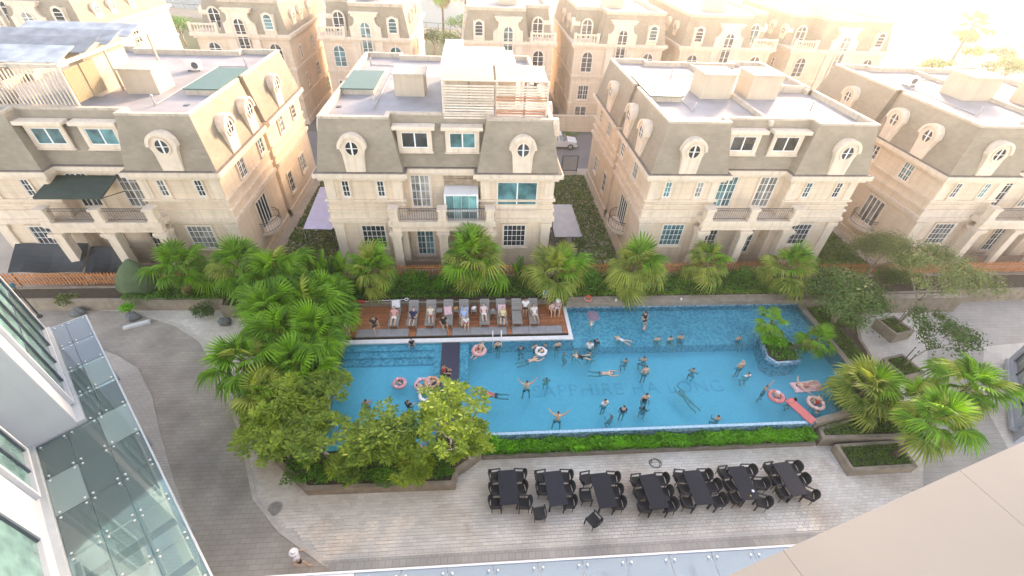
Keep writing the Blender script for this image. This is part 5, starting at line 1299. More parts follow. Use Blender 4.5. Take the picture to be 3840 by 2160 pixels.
tree(-8.2, 14.9, .5, 2.6, .8, 'frangipani reaching over the side of the children pool', LEAFF, .31, 36, 'frangipani_tree', 1, group=FG, rosette=True, bark=FB, levels=5, spread=1.0, first=.36)
tree(-10.9, 13.2, .3, 2.3, .8, 'outermost frangipani over the paving beside the rock edging', LEAFF, .31, 37, 'frangipani_tree', 1, group=FG, rosette=True, bark=FB, levels=5, spread=1.0, first=.36)
tree(-.6, 12.0, .4, 2.2, .8, 'small frangipani drooping beside the clipped hedge end', LEAFF, .31, 35, 'frangipani_tree', 1, group=FG, rosette=True, bark=FB, levels=5, spread=.95, first=.36)
# --- other trees
tree(24.7, 20.9, .9, 3.4, .85, 'bushy dark green tree at the right end of the pool', LEAFT, .19, 31, stems=3, dens=210, levels=3, trunk=.07, aspect=.42)
tree(29.8, 25.0, 1.1, 3.4, .95, 'feathery olive green tree in front of the fourth villa', LEAFO, .16, 32, dens=480, levels=3, aspect=.3)
tree(29.3, 20.7, .7, 4.6, .8, 'slim tree with bare trunk in the farther box planter', LEAFO, .17, 33, dens=330, levels=3, trunk=.06, first=.5)
tree(27.0, 17.1, .7, 3.6, .6, 'thin sparse tree leaning from the nearer box planter', LEAFT, .18, 34, dens=340, levels=3, trunk=.05, first=.45, lean=(.25, -.05))
for i, (x, y) in enumerate(((28.9, 20.4), (29.6, 21.0), (26.7, 16.8), (27.3, 17.5))):
    t = thing('tree_stake', ('dark stake propping the slim tree, left side', 'dark stake propping the slim tree, right side', 'dark stake propping the thin leaning tree, left side', 'dark stake propping the thin leaning tree, right side')[i], 'stake', (x, y, .6))
    part('pole', MB().tube([(0, 0, 0), (.3 * (1 if i % 2 == 0 else -1), .2 * (1 if i % 2 == 0 else -1), 1.7)], .03, 5), TRUNK, t); part('tie', MB().box(.2, .28, .1, .3, 1.45, 1.5) if i % 2 == 0 else MB().box(-.28, -.2, -.3, -.1, 1.45, 1.5), WHITE, t)
# --- shrubs
SG = 'shrubs in the back bed'
shrub(-4.3, 25.0, 1.3, 1.2, .8, .9, 'dense dark green shrub before the middle villa porch, left one', seed=1, group=SG)
shrub(-2.6, 24.6, 1.3, .9, .6, .7, 'dense dark green shrub left of the tallest palm', seed=2, group=SG)
shrub(8.1, 24.7, 1.3, .9, .7, .9, 'leafy shrub at the mouth of the lawn passage', seed=3, group=SG)
shrub(19.3, 25.1, 1.3, 1.1, .7, .9, 'broad green shrub before the third villa', seed=4, group=SG)
shrub(25.6, 23.6, 1.0, 1.5, 1.1, 1.4, 'dark shrub behind the pool right corner', LEAFT, seed=5, group=SG)
shrub(30.9, 24.5, 1.1, 1.4, 1.0, 1.1, 'round very dark clipped shrub beside the feathery tree', LEAFT, .12, 330, seed=6, group=SG)
shrub(33.2, 24.8, 1.1, .9, .7, .7, 'small grey green shrub by the lane wall', LEAFO, seed=7, group=SG)
shrub(18.75, 18.7, 1.2, .75, .7, .6, 'bright green rounded shrub on the pool planter island', LEAFH, .2, 200, seed=8)
shrub(-18.4, 23.6, .2, .9, .6, .7, 'dark shrub at the end of the drive bed wall', LEAFT, seed=9)
shrub(-23.6, 24.0, .3, .55, .5, .55, 'bright green potted bush under the folded parasol cover', LEAFH, seed=10)
shrub(-27.6, 24.6, .5, .8, .5, .5, 'grey green bush at the drive wall near the lamp post', LEAFO, seed=11)
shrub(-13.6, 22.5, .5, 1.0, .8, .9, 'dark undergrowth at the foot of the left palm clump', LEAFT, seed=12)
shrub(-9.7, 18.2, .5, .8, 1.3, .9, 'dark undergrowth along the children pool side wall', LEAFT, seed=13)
shrub(-9.8, 15.6, .5, .8, 1.2, .8, 'mixed undergrowth below the frangipani at the rocks', LEAFD, seed=14)
shrub(.55, 12.6, .2, .5, .4, 1.0, 'bright fern like bush between frangipani and clipped hedge', LEAFH, seed=15)
shrub(-1.7, 11.4, .4, .5, .4, .4, 'tufted green bush at the planter end by the black chairs', LEAFD, seed=16)
for i, (x, y) in enumerate(((-4.8, 11.2), (-7.4, 11.6))):
    shrub(x, y, .45, 1.2, .5, .35, ('dark green ground foliage along the front planter wall, right half', 'dark green ground foliage along the front planter wall, left half')[i], LEAFD, .13, 300, seed=17 + i)
# pots for the two free standing bushes and boulders by the drive
for i, (x, y, lab) in enumerate(((-23.2, 23.6, 'grey boulder beside the bright potted bush'), (-27.0, 24.1, 'grey boulder by the drive wall at far left'), (-17.0, 22.9, 'dark boulder at the corner of the drive bed'))):
    m = MB().ball((0, 0, .2), (.45, .35, .35), 8, 6); rq = random.Random(i + 40); m.v = [(a * rq.uniform(.8, 1.2), b * rq.uniform(.8, 1.2), c * rq.uniform(.85, 1.1)) for a, b, c in m.v]
    o = part('boulder', m, plain('boulder_grey', (.16, .17, .16), .9, .3, 4, .4)); o.location = (x, y, 0); tag(o, lab, 'boulder')
kb = part('kerb_block', MB().box(-.75, .75, -.14, .14, 0, .16).box(-.7, .7, -.1, .1, .161, .2), COPE); kb.location = (-22.6, 22.9, 0); kb.rotation_euler = (0, 0, R(25)); tag(kb, 'short white kerb block lying on the drive', 'kerb')
# big leaved plants
def banana(x, y, z, label, n=9, L=1.9, seed=0):
    r_ = random.Random(seed); t = thing('banana_plant', label, 'plant', (x, y, z))
    def leafm():
        m = MB(); V = []; F = []
        for k in range(8):
            u = k / 7; w = .22 * math.sin(math.pi * min(1, u * .9 + .08)) ** .7; zz = math.sin(u * 1.5) * .25
            V += [(u, -w, zz - .05), (u, 0, zz), (u, w, zz - .05)]
        for k in range(7):
            o = k * 3; F += [(o, o + 3, o + 4, o + 1), (o + 1, o + 4, o + 5, o + 2)]
        return m.add(V, F)
    me = cmesh(('banana_leaf',), leafm)
    part('stalk', MB().tube([(0, 0, -.1), (0, 0, .7)], [.12, .07], 7), LEAFP, t)
    for k in range(n):
        o = link('leaf', me, LEAFT if r_.random() < .4 else LEAFP, t); o.location = (0, 0, .4 + .03 * k); s = L * r_.uniform(.8, 1.15); o.scale = (s, s * .8, s); o.rotation_euler = (R(r_.uniform(-25, 25)), -R(r_.uniform(38, 80)), k * 2.4 + r_.random())
banana(-10.9, 25.0, 1.2, 'tall banana plant left of the middle villa, bright leaf in front', 10, 2.1, 1); banana(-9.8, 25.4, 1.2, 'banana plant beside the middle villa corner, right of its twin', 9, 1.9, 2); banana(2.9, 25.3, 1.3, 'narrow banana plant between the two palms before the middle villa', 6, 1.6, 3)
banana(-11.9, 24.4, 1.2, 'dark banana plant behind the left palm clump', 8, 1.8, 4)
# hedge and ground covers
g = np.random.default_rng(3)
hg = thing('clipped_hedge', 'long clipped bright green hedge below the pool wall', 'hedge', (0, 0, 0))
def boxpts(x0, x1, y0, y1, z0, z1, n, g):
    P = g.random((n, 3)) * np.array((x1 - x0, y1 - y0, z1 - z0)) + np.array((x0, y0, z0)); P[:, 2] = np.where(g.random(n) < .6, z1 - abs(g.normal(size=n)) * .08, P[:, 2])
    P[:, 2] += .06 * np.sin(P[:, 0] * 2.1) + .05 * np.sin(P[:, 0] * 5.3 + 1) + .05 * g.normal(size=n)
    P[:, 1] += .05 * np.sin(P[:, 0] * 3.3)
    return P
leaves('foliage', boxpts(.3, 18.3, 12.36, 12.98, .2, .78, 16000, g), .13, LEAFH, hg, seed=5)
leaves('inner_foliage', boxpts(.3, 18.3, 12.42, 12.92, .1, .62, 5000, g), .16, LEAFH, hg, seed=6)
def cover(name, label, boxes, size, mat, dens, seed):
    g = np.random.default_rng(seed); P = []
    for (x0, x1, y0, y1, z, hh) in boxes:
        n = int((x1 - x0) * (y1 - y0) * dens); q = g.random((n, 3)) * np.array((x1 - x0, y1 - y0, 0)) + np.array((x0, y0, z)); q[:, 2] += hh * (.35 + .65 * np.abs(np.sin(q[:, 0] * 1.7 + seed) * np.cos(q[:, 1] * 2.3))) * g.random(n) ** .5
        P.append(q)
    o = leaves(name, np.concatenate(P), size, mat, None, up=.9, seed=seed); tag(o, label, 'ground cover', kind='stuff')
cover('ground_cover', 'dark green ground cover filling the back bed', [(-14.5, 24.0, 23.6, 25.9, 1.35, .45), (-14.6, -10.2, 21.6, 23.3, .5, .4)], .17, LEAFD, 190, 1)
cover('flowering_cover', 'yellow green low flowers along the right half of the back bed', [(6.3, 23.5, 23.45, 24.1, 1.4, .28)], .12, LEAFF, 150, 2)
cover('grass_cover', 'short grass in the pool end planters', [(23.6, 24.8, 16.1, 22.6, .88, .16), (24.8, 26.6, 20.6, 22.6, .88, .16), (19.4, 22.7, 10.8, 11.95, .48, .15), (18.9, 23.6, 12.5, 13.3, .68, .2), (22.6, 24.6, 13.4, 15.7, .68, .2), (28.7, 29.8, 20.1, 21.4, .74, .1), (26.4, 27.6, 16.5, 17.7, .79, .1)], .12, GRASS, 420, 3)
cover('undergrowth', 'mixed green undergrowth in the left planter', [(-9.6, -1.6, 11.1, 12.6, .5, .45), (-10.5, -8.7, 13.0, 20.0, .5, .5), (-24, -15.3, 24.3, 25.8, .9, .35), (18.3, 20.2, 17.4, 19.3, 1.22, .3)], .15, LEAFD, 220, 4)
cover('passage_lawn', 'green lawn in the passages between the front villas', [(6.0, 11.8, 27.0, 45.5, -.02, .12), (-16.0, -11.0, 28.0, 45.5, -.02, .10), (24.5, 33.0, 26.8, 40, 0, .1), (28.5, 33.5, 27, 45, 0, .1)], .22, GRASS, 110, 5)
shrub(7.0, 38.0, 0, .8, 3.0, .8, 'dark clipped bushes along the middle villa side in the passage', LEAFT, .2, 130, seed=31); shrub(11.0, 56.9, 0, 2.6, .4, .35, 'narrow green strip in front of the street wall by the car', LEAFD, .18, 160, seed=32)
# --- far trees beside the river
FT = 'trees by the river promenade'
r_ = random.Random(99)
far = [(-62, 92, 6, 'broad tree in the park at upper left, left one', 0), (-55, 100, 6, 'broad yellowish tree in the park at upper left', 1), (-52, 86, 5, 'broad tree in the park at upper left, near the villa', 0), (-47, 95, 5, 'small tree in the upper left park', 1), (-68, 108, 6, 'tree by the promenade at the upper left', 0),
       (-4.5, 92, 6, 'tree in the gap between the back row villas, nearer', 0), (-3.0, 104, 7, 'tree in the gap between the back row villas, farther', 1), (-8, 99, 5, 'small tree left in the gap between back row villas', 0),
       (83, 82, 6, 'round tree in the haze at the right, left one', 1), (92, 80, 7, 'tree in the haze at the right, second', 0), (99, 84, 6, 'tree in the haze near the promenade', 1), (104, 72, 7, 'hazy tree at the right edge', 0), (78, 74, 4, 'low hazy tree beside the last villa', 1), (88, 66, 5, 'hazy tree over the rightmost villa roof', 0), (101, 95, 6, 'hazy waterfront tree by the railing, first from left', 1), (109, 95, 6, 'hazy waterfront tree by the railing, second from left', 0), (117, 96, 7, 'hazy waterfront tree by the railing, third from left', 1), (110, 86, 5, 'hazy tree between lawn and promenade, left', 0), (118, 88, 6, 'hazy tree between lawn and promenade, right', 1)]
for i, (x, y, h, lab, k) in enumerate(far):
    tree(x, y, 0, h, 1.5, lab, LEAFD if k else LEAFT, .42, 200 + i, group=FT, dens=40, levels=2, trunk=.2, spread=.9, first=.34)
for i, (x, y, h) in enumerate(((-50.5, 80, 6), (-1.8, 110, 11), (-6.5, 108, 10), (95, 92, 9))):
    palm(x, y, 0, h, 2.0, ('tall coconut palm behind the back row at upper left', 'tall thin palm in the gap against the river, right one', 'tall thin palm in the gap against the river, left one', 'tall thin palm in the haze by the river at right')[i], 18, seed=50 + i, group='far palms by the river')
# ================================================================ people
def skin_mesh(name, verts, edges, radii, sub=1, root=0):
    me = bpy.data.meshes.new(name + '_cage'); me.from_pydata([tuple(v) for v in verts], edges, []); me.update()
    o = bpy.data.objects.new(name, me); C.objects.link(o)
    o.modifiers.new('skin', 'SKIN'); 
    if sub: s = o.modifiers.new('sub', 'SUBSURF'); s.levels = sub; s.render_levels = sub
    sv = me.skin_vertices[0].data
    for i, r_ in enumerate(radii): sv[i].radius = r_ if hasattr(r_, '__len__') else (r_, r_); sv[i].use_root = (i == root)
    bpy.context.view_layer.update()
    out = bpy.data.meshes.new_from_object(o.evaluated_get(bpy.context.evaluated_depsgraph_get())); out.name = name
    bpy.data.objects.remove(o)
    out.polygons.foreach_set('use_smooth', [True] * len(out.polygons))
    return out
def pose(kind):
    """joints of a 1.7 m adult facing local -y, standing on z = 0 unless seated or lying"""
    J = dict(pel=(0, 0, .95), spi=(0, 0, 1.14), che=(0, 0, 1.33), nec=(0, -.01, 1.47), hea=(0, -.03, 1.585), cro=(0, -.01, 1.665))
    for s, n in ((-1, 'l'), (1, 'r')):
        J['sh' + n] = (s * .19, 0, 1.39); J['el' + n] = (s * .25, .02, 1.12); J['wr' + n] = (s * .26, -.06, .88); J['ha' + n] = (s * .26, -.09, .79)
        J['hi' + n] = (s * .10, 0, .88); J['kn' + n] = (s * .11, -.02, .49); J['an' + n] = (s * .11, .03, .08); J['to' + n] = (s * .12, -.13, .03)
    if kind == 'arms_up':
        for s, n in ((-1, 'l'), (1, 'r')): J['el' + n] = (s * .38, .0, 1.56); J['wr' + n] = (s * .50, -.02, 1.78); J['ha' + n] = (s * .54, -.02, 1.87); J['hi' + n] = (s * .11, 0, .88); J['kn' + n] = (s * .19, -.03, .49); J['an' + n] = (s * .22, .05, .08); J['to' + n] = (s * .25, -.11, .03)
    if kind == 'tread':       # standing in water, arms spread forward at the surface
        J = {k: (v[0], v[1], v[2] - .28) for k, v in J.items()}
        for s, n in ((-1, 'l'), (1, 'r')): J['el' + n] = (s * .28, -.10, .88); J['wr' + n] = (s * (.20 if s > 0 else .34), -.32, .86 if s > 0 else .80); J['ha' + n] = (s * (.12 if s > 0 else .36), -.40, .87 if s > 0 else .78); J['kn' + n] = (s * .17, -.30, .40); J['an' + n] = (s * .15, .0, .08); J['to' + n] = (s * .16, -.15, .03)
    if kind == 'swim':        # stretched body, arms ahead of the head; laid flat by the object
        for s, n in ((-1, 'l'), (1, 'r')): J['el' + n] = (s * .22, -.02, 1.66); J['wr' + n] = (s * .14, -.03, 1.90); J['ha' + n] = (s * .11, -.03, 1.99); J['kn' + n] = (s * .16, -.03, .49); J['an' + n] = (s * .17, .08, .1); J['to' + n] = (s * .18, .02, -.02)
    if kind == 'float':       # on the back, arms apart, knees a little bent
        for s, n in ((-1, 'l'), (1, 'r')): J['el' + n] = (s * .44, .0, 1.30); J['wr' + n] = (s * .62, -.03, 1.16); J['ha' + n] = (s * .69, -.03, 1.11); J['kn' + n] = (s * .20, -.12, .50); J['an' + n] = (s * .22, .0, .12); J['to' + n] = (s * .24, -.12, .05)
    if kind in ('sit', 'recline'):
        J = dict(pel=(0, 0, .1), spi=(0, .03, .29), che=(0, .05, .48), nec=(0, .02, .62), hea=(0, -.01, .735), cro=(0, .01, .815)) if kind == 'sit' else dict(pel=(0, 0, .1), spi=(0, .12, .24), che=(0, .26, .38), nec=(0, .36, .49), hea=(0, .42, .59), cro=(0, .46, .66))
        for s, n in ((-1, 'l'), (1, 'r')):
            c = Vector(J['che'])
            J['sh' + n] = (s * .19, c.y, c.z + .06); J['el' + n] = (s * .27, c.y - .06, c.z - .2); J['wr' + n] = (s * .2, c.y - .28, c.z - .25 if kind == 'sit' else c.z - .2); J['ha' + n] = (s * .16, c.y - .36, c.z - .27 if kind == 'sit' else c.z - .22)
            J['hi' + n] = (s * .10, -.03, .1)
            if kind == 'sit': J['kn' + n] = (s * .16, -.42, .14); J['an' + n] = (s * .15, -.46, -.27); J['to' + n] = (s * .16, -.6, -.33)
            else: J['kn' + n] = (s * .13, -.42, .20 if s < 0 else .08); J['an' + n] = (s * .12, -.80, .07); J['to' + n] = (s * .14, -.85, .19)
    if kind == 'walk':
        J['knl'] = (-.1, -.2, .53); J['anl'] = (-.1, -.25, .12); J['tol'] = (-.1, -.41, .06); J['knr'] = (.1, .05, .49); J['anr'] = (.1, .28, .12); J['tor'] = (.1, .15, .03)
        J['ell'] = (-.25, .12, 1.13); J['wrl'] = (-.25, .06, .89); J['hal'] = (-.25, .03, .8); J['elr'] = (.25, -.06, 1.13); J['wrr'] = (.24, -.26, .98); J['har'] = (.23, -.33, .93)
    return {k: Vector(v) for k, v in J.items()}
BODY = {}
def hand_into(m, w, h, s):
    """palm wedge with four fingers and a thumb at the hand joint"""
    d = (h - w).normalized(); u = d.cross(Vector((0, 0, 1)) if abs(d.z) < .9 else Vector((0, 1, 0))).normalized(); v = d.cross(u)
    for k, (off_, L) in enumerate(((-.027, .062), (-.009, .074), (.009, .07), (.027, .055))):
        a = h + u * off_ + d * .01; m.tube([a, a + d * L * .55 + v * .006, a + d * L + v * .024], [.0095, .0085, .006], 5)
    a = h + u * .032 * s - d * .03; m.tube([a, a + (u * s * .6 + d * .6) * .04, a + (u * s * .4 + d) * .06 + v * .015], [.011, .01, .007], 5)
def build_body(kind):
    if kind in BODY: return BODY[kind]
    J = pose(kind)
    order = ['pel', 'spi', 'che', 'nec', 'hea', 'cro', 'shl', 'ell', 'wrl', 'hal', 'shr', 'elr', 'wrr', 'har', 'hil', 'knl', 'anl', 'tol', 'hir', 'knr', 'anr', 'tor']
    rad = dict(pel=(.145, .115), spi=(.125, .10), che=(.155, .11), nec=.056, hea=(.086, .10), cro=(.062, .07), sh=.066, el=.046, wr=.034, ha=(.042, .024), hi=.088, kn=.06, an=.042, to=(.045, .03))
    ix = {n: i for i, n in enumerate(order)}
    E_ = [('pel', 'spi'), ('spi', 'che'), ('che', 'nec'), ('nec', 'hea'), ('hea', 'cro')]
    for n in 'lr': E_ += [('che', 'sh' + n), ('sh' + n, 'el' + n), ('el' + n, 'wr' + n), ('wr' + n, 'ha' + n), ('pel', 'hi' + n), ('hi' + n, 'kn' + n), ('kn' + n, 'an' + n), ('an' + n, 'to' + n)]
    me = skin_mesh('body', [J[n] for n in order], [(ix[a], ix[b]) for a, b in E_], [rad.get(n, rad.get(n[:2])) for n in order], 1)
    m = MB(); m.v = [tuple(v.co) for v in me.vertices]; m.f = [tuple(p.vertices) for p in me.polygons]
    for n, s in (('l', 1), ('r', -1)): hand_into(m, J['wr' + n], J['ha' + n], s)
    f = (J['hea'] - J['nec']).normalized(); fw = Vector((0, -1, 0)); fw = (fw - f * fw.dot(f)).normalized(); sd = f.cross(fw)
    hc = J['hea']
    m.add([hc + fw * .088 + f * .03, hc + fw * .122 - f * .012, hc + fw * .088 + sd * .018 - f * .02, hc + fw * .088 - sd * .018 - f * .02], [(0, 2, 1), (0, 1, 3), (1, 2, 3)])
    for s in (-1, 1): m.ball(hc + sd * s * .09 + f * .0, (.012, .02, .028), 6, 4)
    me2 = m.mesh('body'); me2.polygons.foreach_set('use_smooth', [True] * len(me2.polygons))
    # clothes follow the same joints
    up = lambda a, b, t: J[a].lerp(J[b], t)
    trunks = skin_mesh('trunks', [up('pel', 'spi', .35), J['pel'], J['hil'], up('hil', 'knl', .55), J['hir'], up('hir', 'knr', .55)], [(0, 1), (1, 2), (2, 3), (1, 4), (4, 5)], [(.145, .118), (.162, .13), .105, .092, .105, .092], 1, 1)
    shirt = skin_mesh('shirt', [J['pel'], J['spi'], J['che'], up('che', 'nec', .7), J['shl'], up('shl', 'ell', .6), J['shr'], up('shr', 'elr', .6)], [(0, 1), (1, 2), (2, 3), (2, 4), (4, 5), (2, 6), (6, 7)], [(.168, .135), (.15, .125), (.175, .13), .085, .085, .07, .085, .07], 1, 1)
    suit = skin_mesh('swimsuit', [up('pel', 'hil', .5) - Vector((0, 0, .02)), J['pel'], J['spi'], J['che']], [(0, 1), (1, 2), (2, 3)], [(.14, .12), (.158, .128), (.138, .112), (.166, .12)], 1, 1)
    hp = J['hea'] - fw * .022 + f * .02
    hair = skin_mesh('hair', [hp, J['cro'] - fw * .012 + f * .012], [(0, 1)], [(.098, .105), (.075, .085)], 1)
    lhair = skin_mesh('hair', [J['cro'] - fw * .012 + f * .012, hp, J['nec'] - fw * .075, up('che', 'nec', .45) - fw * .12], [(0, 1), (1, 2), (2, 3)], [(.075, .085), (.098, .105), (.085, .05), (.06, .03)], 1)
    hat = MB()
    hat.tube([J['cro'] - f * .06, J['cro'] - f * .055], [.19, .17], 14); hat.tube([J['cro'] - f * .06, J['cro'] + f * .05], [.105, .085], 12)
    BODY[kind] = dict(body=me2, trunks=trunks, shirt=shirt, swimsuit=suit, hair=hair, long=lhair, hat=hat.mesh('hat'))
    return BODY[kind]
def cloth(c): return plain('cloth_%02x%02x%02x' % tuple(int(max(0, min(1, v)) * 255) for v in c), c, .85, .12, 9)
SKINS = [plain('skin_light', (.60, .38, .26), .55, .05, 8), plain('skin_medium', (.48, .28, .18), .55, .05, 8), plain('skin_tan', (.37, .20, .12), .55, .05, 8)]
HAIR = plain('hair_black', (.012, .010, .009), .5, .1, 20); HAIRB = plain('hair_brown', (.06, .03, .015), .5, .1, 20)
PG = 'people around the pool'
def person(x, y, z, kind, rz, label, wear=(), skin=0, s=1.0, rx=0.0, hair='hair', ry=0.0, hat=None):
    """wear: list of (garment, colour); rx lays the figure flat (90 = face down, -90 = on the back)"""
    b = build_body(kind)
    t = thing('person', label, 'person', (x, y, z), 0, PG); t.rotation_euler = Euler((R(rx), R(ry), R(rz)), 'XYZ'); t.scale = (s * .95, s * .95, s * .95)
    link('body', b['body'], SKINS[skin], t)
    if hair: link('hair', b[hair], HAIR if (int(x * 10) % 4) else HAIRB, t)
    for gname, col in wear: link(gname, b[gname], cloth(col), t)
    if hat: link('hat', b['hat'], cloth(hat), t)
    return t
BLK, NVY, RED, WHT, PNK, GRY, TEAL, YEL = (.015, .015, .018), (.012, .02, .07), (.45, .04, .03), (.72, .70, .68), (.70, .30, .32), (.2, .22, .24), (.03, .16, .2), (.55, .42, .06)
def ring(x, y, col, label, r0=.32, r1=.10, z=1.03, name='swim_ring', tilt=0, band=None):
    t = thing(name, label, 'float', (x, y, z), 0, 'inflatables in the pool'); t.rotation_euler = (R(tilt), R(tilt * .6), 0)
    part('tube', MB().torus((0, 0, .03), r0, r1, 20, 8), cloth(col), t, True)
    for k in range(3):
        a = k * 2.1; 
        part('patch', MB().ball((r0 * math.cos(a), r0 * math.sin(a), .03 + r1 * .72), (.12, .12, .045), 8, 4), cloth(band or tuple(min(.8, c * 1.15 + .05) for c in col)), t, True)
D = -.25           # deep floor
# children pool
person(-4.14, 19.5, .58, 'stand', 10, 'child in black standing on the pool steps under the coping', [('shirt', BLK), ('trunks', BLK)], 0, .72)
ring(-4.57, 16.64, PNK, 'pink swim ring alone with a child in the left pool'); person(-4.55, 16.62, .78, 'sit', 150, 'child sitting in the pink ring in the left pool', [('swimsuit', WHT)], 0, .75)
ring(-3.25, 16.5, (.70, .42, .45), 'pale pink swim ring left of the navy divider', .4); person(-3.2, 16.5, .75, 'recline', 120, 'person in pale swimwear lying in a ring by the divider', [('swimsuit', WHT)], 0, .9)
ring(-2.72, 16.62, (.72, .34, .22), 'salmon swim ring touching the navy divider', .36); person(-2.72, 16.66, .75, 'sit', 200, 'dark haired person in the salmon ring beside the divider', [('swimsuit', RED)], 0, .85)
person(-2.05, 17.35, .98, 'sit', 90, 'person in a red shirt sitting on the navy divider', [('shirt', RED), ('trunks', BLK)], 1, .95)
ring(-3.0, 15.7, WHT, 'white swim ring beside the person in black', .33); person(-2.62, 15.7, .87, 'swim', 95, 'person in black swimming at the divider near the frangipani', [('shirt', BLK), ('trunks', BLK)], 1, .9, rx=84, hair='long')
person(-6.15, 15.2, .42, 'tread', 200, 'dark haired bather alone at the left side of the children pool', [('trunks', BLK)], 2, .85)
person(-3.9, 15.1, .42, 'tread', 160, 'bather in black facing the frangipani in the children pool', [('shirt', BLK)], 1, .82)
# main pool, upper left
ring(.0, 19.0, (.74, .36, .34), 'large pink swim ring near the ladder', .36, .12); person(.03, 19.0, .90, 'recline', -35, 'person lying in the large pink ring with legs trailing', [('swimsuit', RED)], 0, 1.0)
person(1.2, 19.3, .05, 'stand', 0, 'pale bather standing at the pool ladder', [('swimsuit', BLK)], 0, .95)
person(2.62, 19.15, .0, 'tread', 20, 'bather in dark clothes right of the ladder', [('shirt', NVY), ('trunks', BLK)], 1, .95)
person(3.5, 19.25, .0, 'tread', 30, 'dark haired mother in the group below the coping', [('swimsuit', BLK)], 0, .98, hair='long')
ring(3.85, 18.8, (.72, .66, .64), 'white and pink swim ring in the group below the coping', .29); person(3.87, 18.8, .80, 'sit', 210, 'child in a pale ring in the group below the coping', [('swimsuit', PNK)], 0, .75)
person(4.2, 19.35, .0, 'tread', 340, 'bather in teal leaning at the coping right of the group', [('shirt', TEAL)], 1, .92)
person(4.98, 19.25, .0, 'stand', 15, 'woman in black swimsuit near the deck corner', [('swimsuit', BLK)], 0, .93, hair='long')
person(5.28, 18.6, .0, 'tread', 60, 'bather in teal trunks turning right below the deck corner', [('trunks', TEAL)], 1, .85)
person(6.05, 18.9, .0, 'tread', 0, 'pale child in white top by the shelf edge', [('shirt', WHT)], 0, .82)
person(7.0, 19.1, .10, 'stand', 350, 'woman in white standing at the shelf edge', [('shirt', WHT), ('trunks', BLK)], 0, .93, hair='long')
person(6.95, 18.65, .0, 'tread', 5, 'child in black before the woman in white', [('swimsuit', BLK)], 0, .85)
person(7.55, 19.55, .58, 'sit', 320, 'person in black crouching on the shelf edge', [('shirt', BLK), ('trunks', BLK)], 1, .9)
person(7.25, 18.22, .87, 'float', 80, 'pale swimmer floating on her back below the shelf', [('swimsuit', BLK)], 0, .95, rx=-86)
person(2.25, 17.85, .86, 'swim', 108, 'pale swimmer heading left toward the divider', [('trunks', TEAL)], 0, .95, rx=84)
person(2.72, 16.1, .0, 'arms_up', 185, 'man in navy trunks with both arms raised, left of the lettering', [('trunks', NVY)], 0, 1.0)
person(1.65, 15.55, .86, 'swim', 262, 'swimmer in a red top gliding right toward the arms raised man', [('shirt', (.5, .12, .1)), ('trunks', NVY)], 1, .95, rx=84)
person(3.96, 16.7, .0, 'tread', 180, 'child in yellow alone above the lettering', [('shirt', YEL)], 1, .8)
person(6.5, 17.05, .86, 'swim', 87, 'swimmer in grey trunks gliding left above the lettering', [('trunks', GRY)], 0, 1.0, rx=85)
person(4.2, 13.95, .0, 'arms_up', 172, 'man in navy trunks with arms raised near the overflow edge', [('trunks', NVY)], 0, 1.02)
# shelf
person(11.25, 20.95, .64, 'stand', 200, 'mother in a black dress bending in the shallow water', [('shirt', BLK), ('trunks', BLK)], 0, .9, rx=18, hair='long')
person(11.0, 20.6, .64, 'stand', 20, 'small child held by the mother in black', [('swimsuit', PNK)], 0, .5)
person(7.45, 21.0, .64, 'walk', 190, 'child carrying a mauve disc in the shallow water', [('swimsuit', WHT)], 0, .62)
t = thing('float_disc', 'mauve round float held up over a child in the shallow water', 'float', (7.55, 21.2, 1.75), 0, 'inflatables in the pool'); t.rotation_euler = (R(12), R(6), 0)
part('disc', MB().tube([(0, 0, -.06), (0, 0, -.02), (0, 0, .03), (0, 0, .07)], [.32, .40, .38, .22], 20), plain('mauve_vinyl', (.17, .11, .15), .6, .15, 3), t, True); part('rim', MB().torus((0, 0, 0), .39, .03, 20, 6), plain('mauve_rim', (.22, .15, .19), .6), t, True)
person(11.6, 19.6, .58, 'sit', 0, 'bather sitting on the shelf edge, left of three', [('swimsuit', PNK)], 0, .92); person(12.48, 19.6, .58, 'sit', 8, 'bather in black sitting on the shelf edge, middle of three', [('swimsuit', BLK)], 0, .92, hair='long'); person(13.2, 19.7, .58, 'sit', 350, 'tanned man sitting on the shelf edge, right of three', [('trunks', RED)], 1, 1.0)
person(17.1, 19.5, .58, 'sit', 10, 'lone bather sitting on the shelf edge beside the planter island', [('swimsuit', BLK)], 1, .95)
person(10.05, 19.15, .87, 'float', 55, 'pale woman floating on her back below the shelf edge', [('swimsuit', WHT)], 0, .95, rx=-86)
# main pool, middle and right
person(9.05, 17.9, .0, 'tread', 190, 'dark haired bather left of the embracing pair', [('trunks', GRY)], 1, .92)
person(10.2, 17.95, .0, 'tread', 180, 'man carrying a child on his chest mid pool', [('trunks', BLK)], 1, .98); person(10.25, 17.72, .62, 'sit', 0, 'small child in red carried mid pool', [('swimsuit', RED)], 0, .5)
person(9.98, 16.95, .0, 'stand', 180, 'bare backed man standing mid pool', [('trunks', GRY)], 0, 1.0)
person(16.12, 17.2, .0, 'stand', 185, 'bald pale man seen from behind near the planter island', [('trunks', GRY)], 0, 1.0, hair=None); person(16.25, 16.5, .0, 'tread', 190, 'dark haired bather in front of the bald man', [('shirt', WHT)], 0, .95)
person(13.0, 17.0, .0, 'tread', 140, 'bather with folded arms alone right of mid pool', [('trunks', NVY)], 1, .92)
person(12.35, 14.3, .62, 'swim', 202, 'pale swimmer gliding under water right of the lettering', [('trunks', (.5, .5, .45))], 0, 1.0, rx=86)
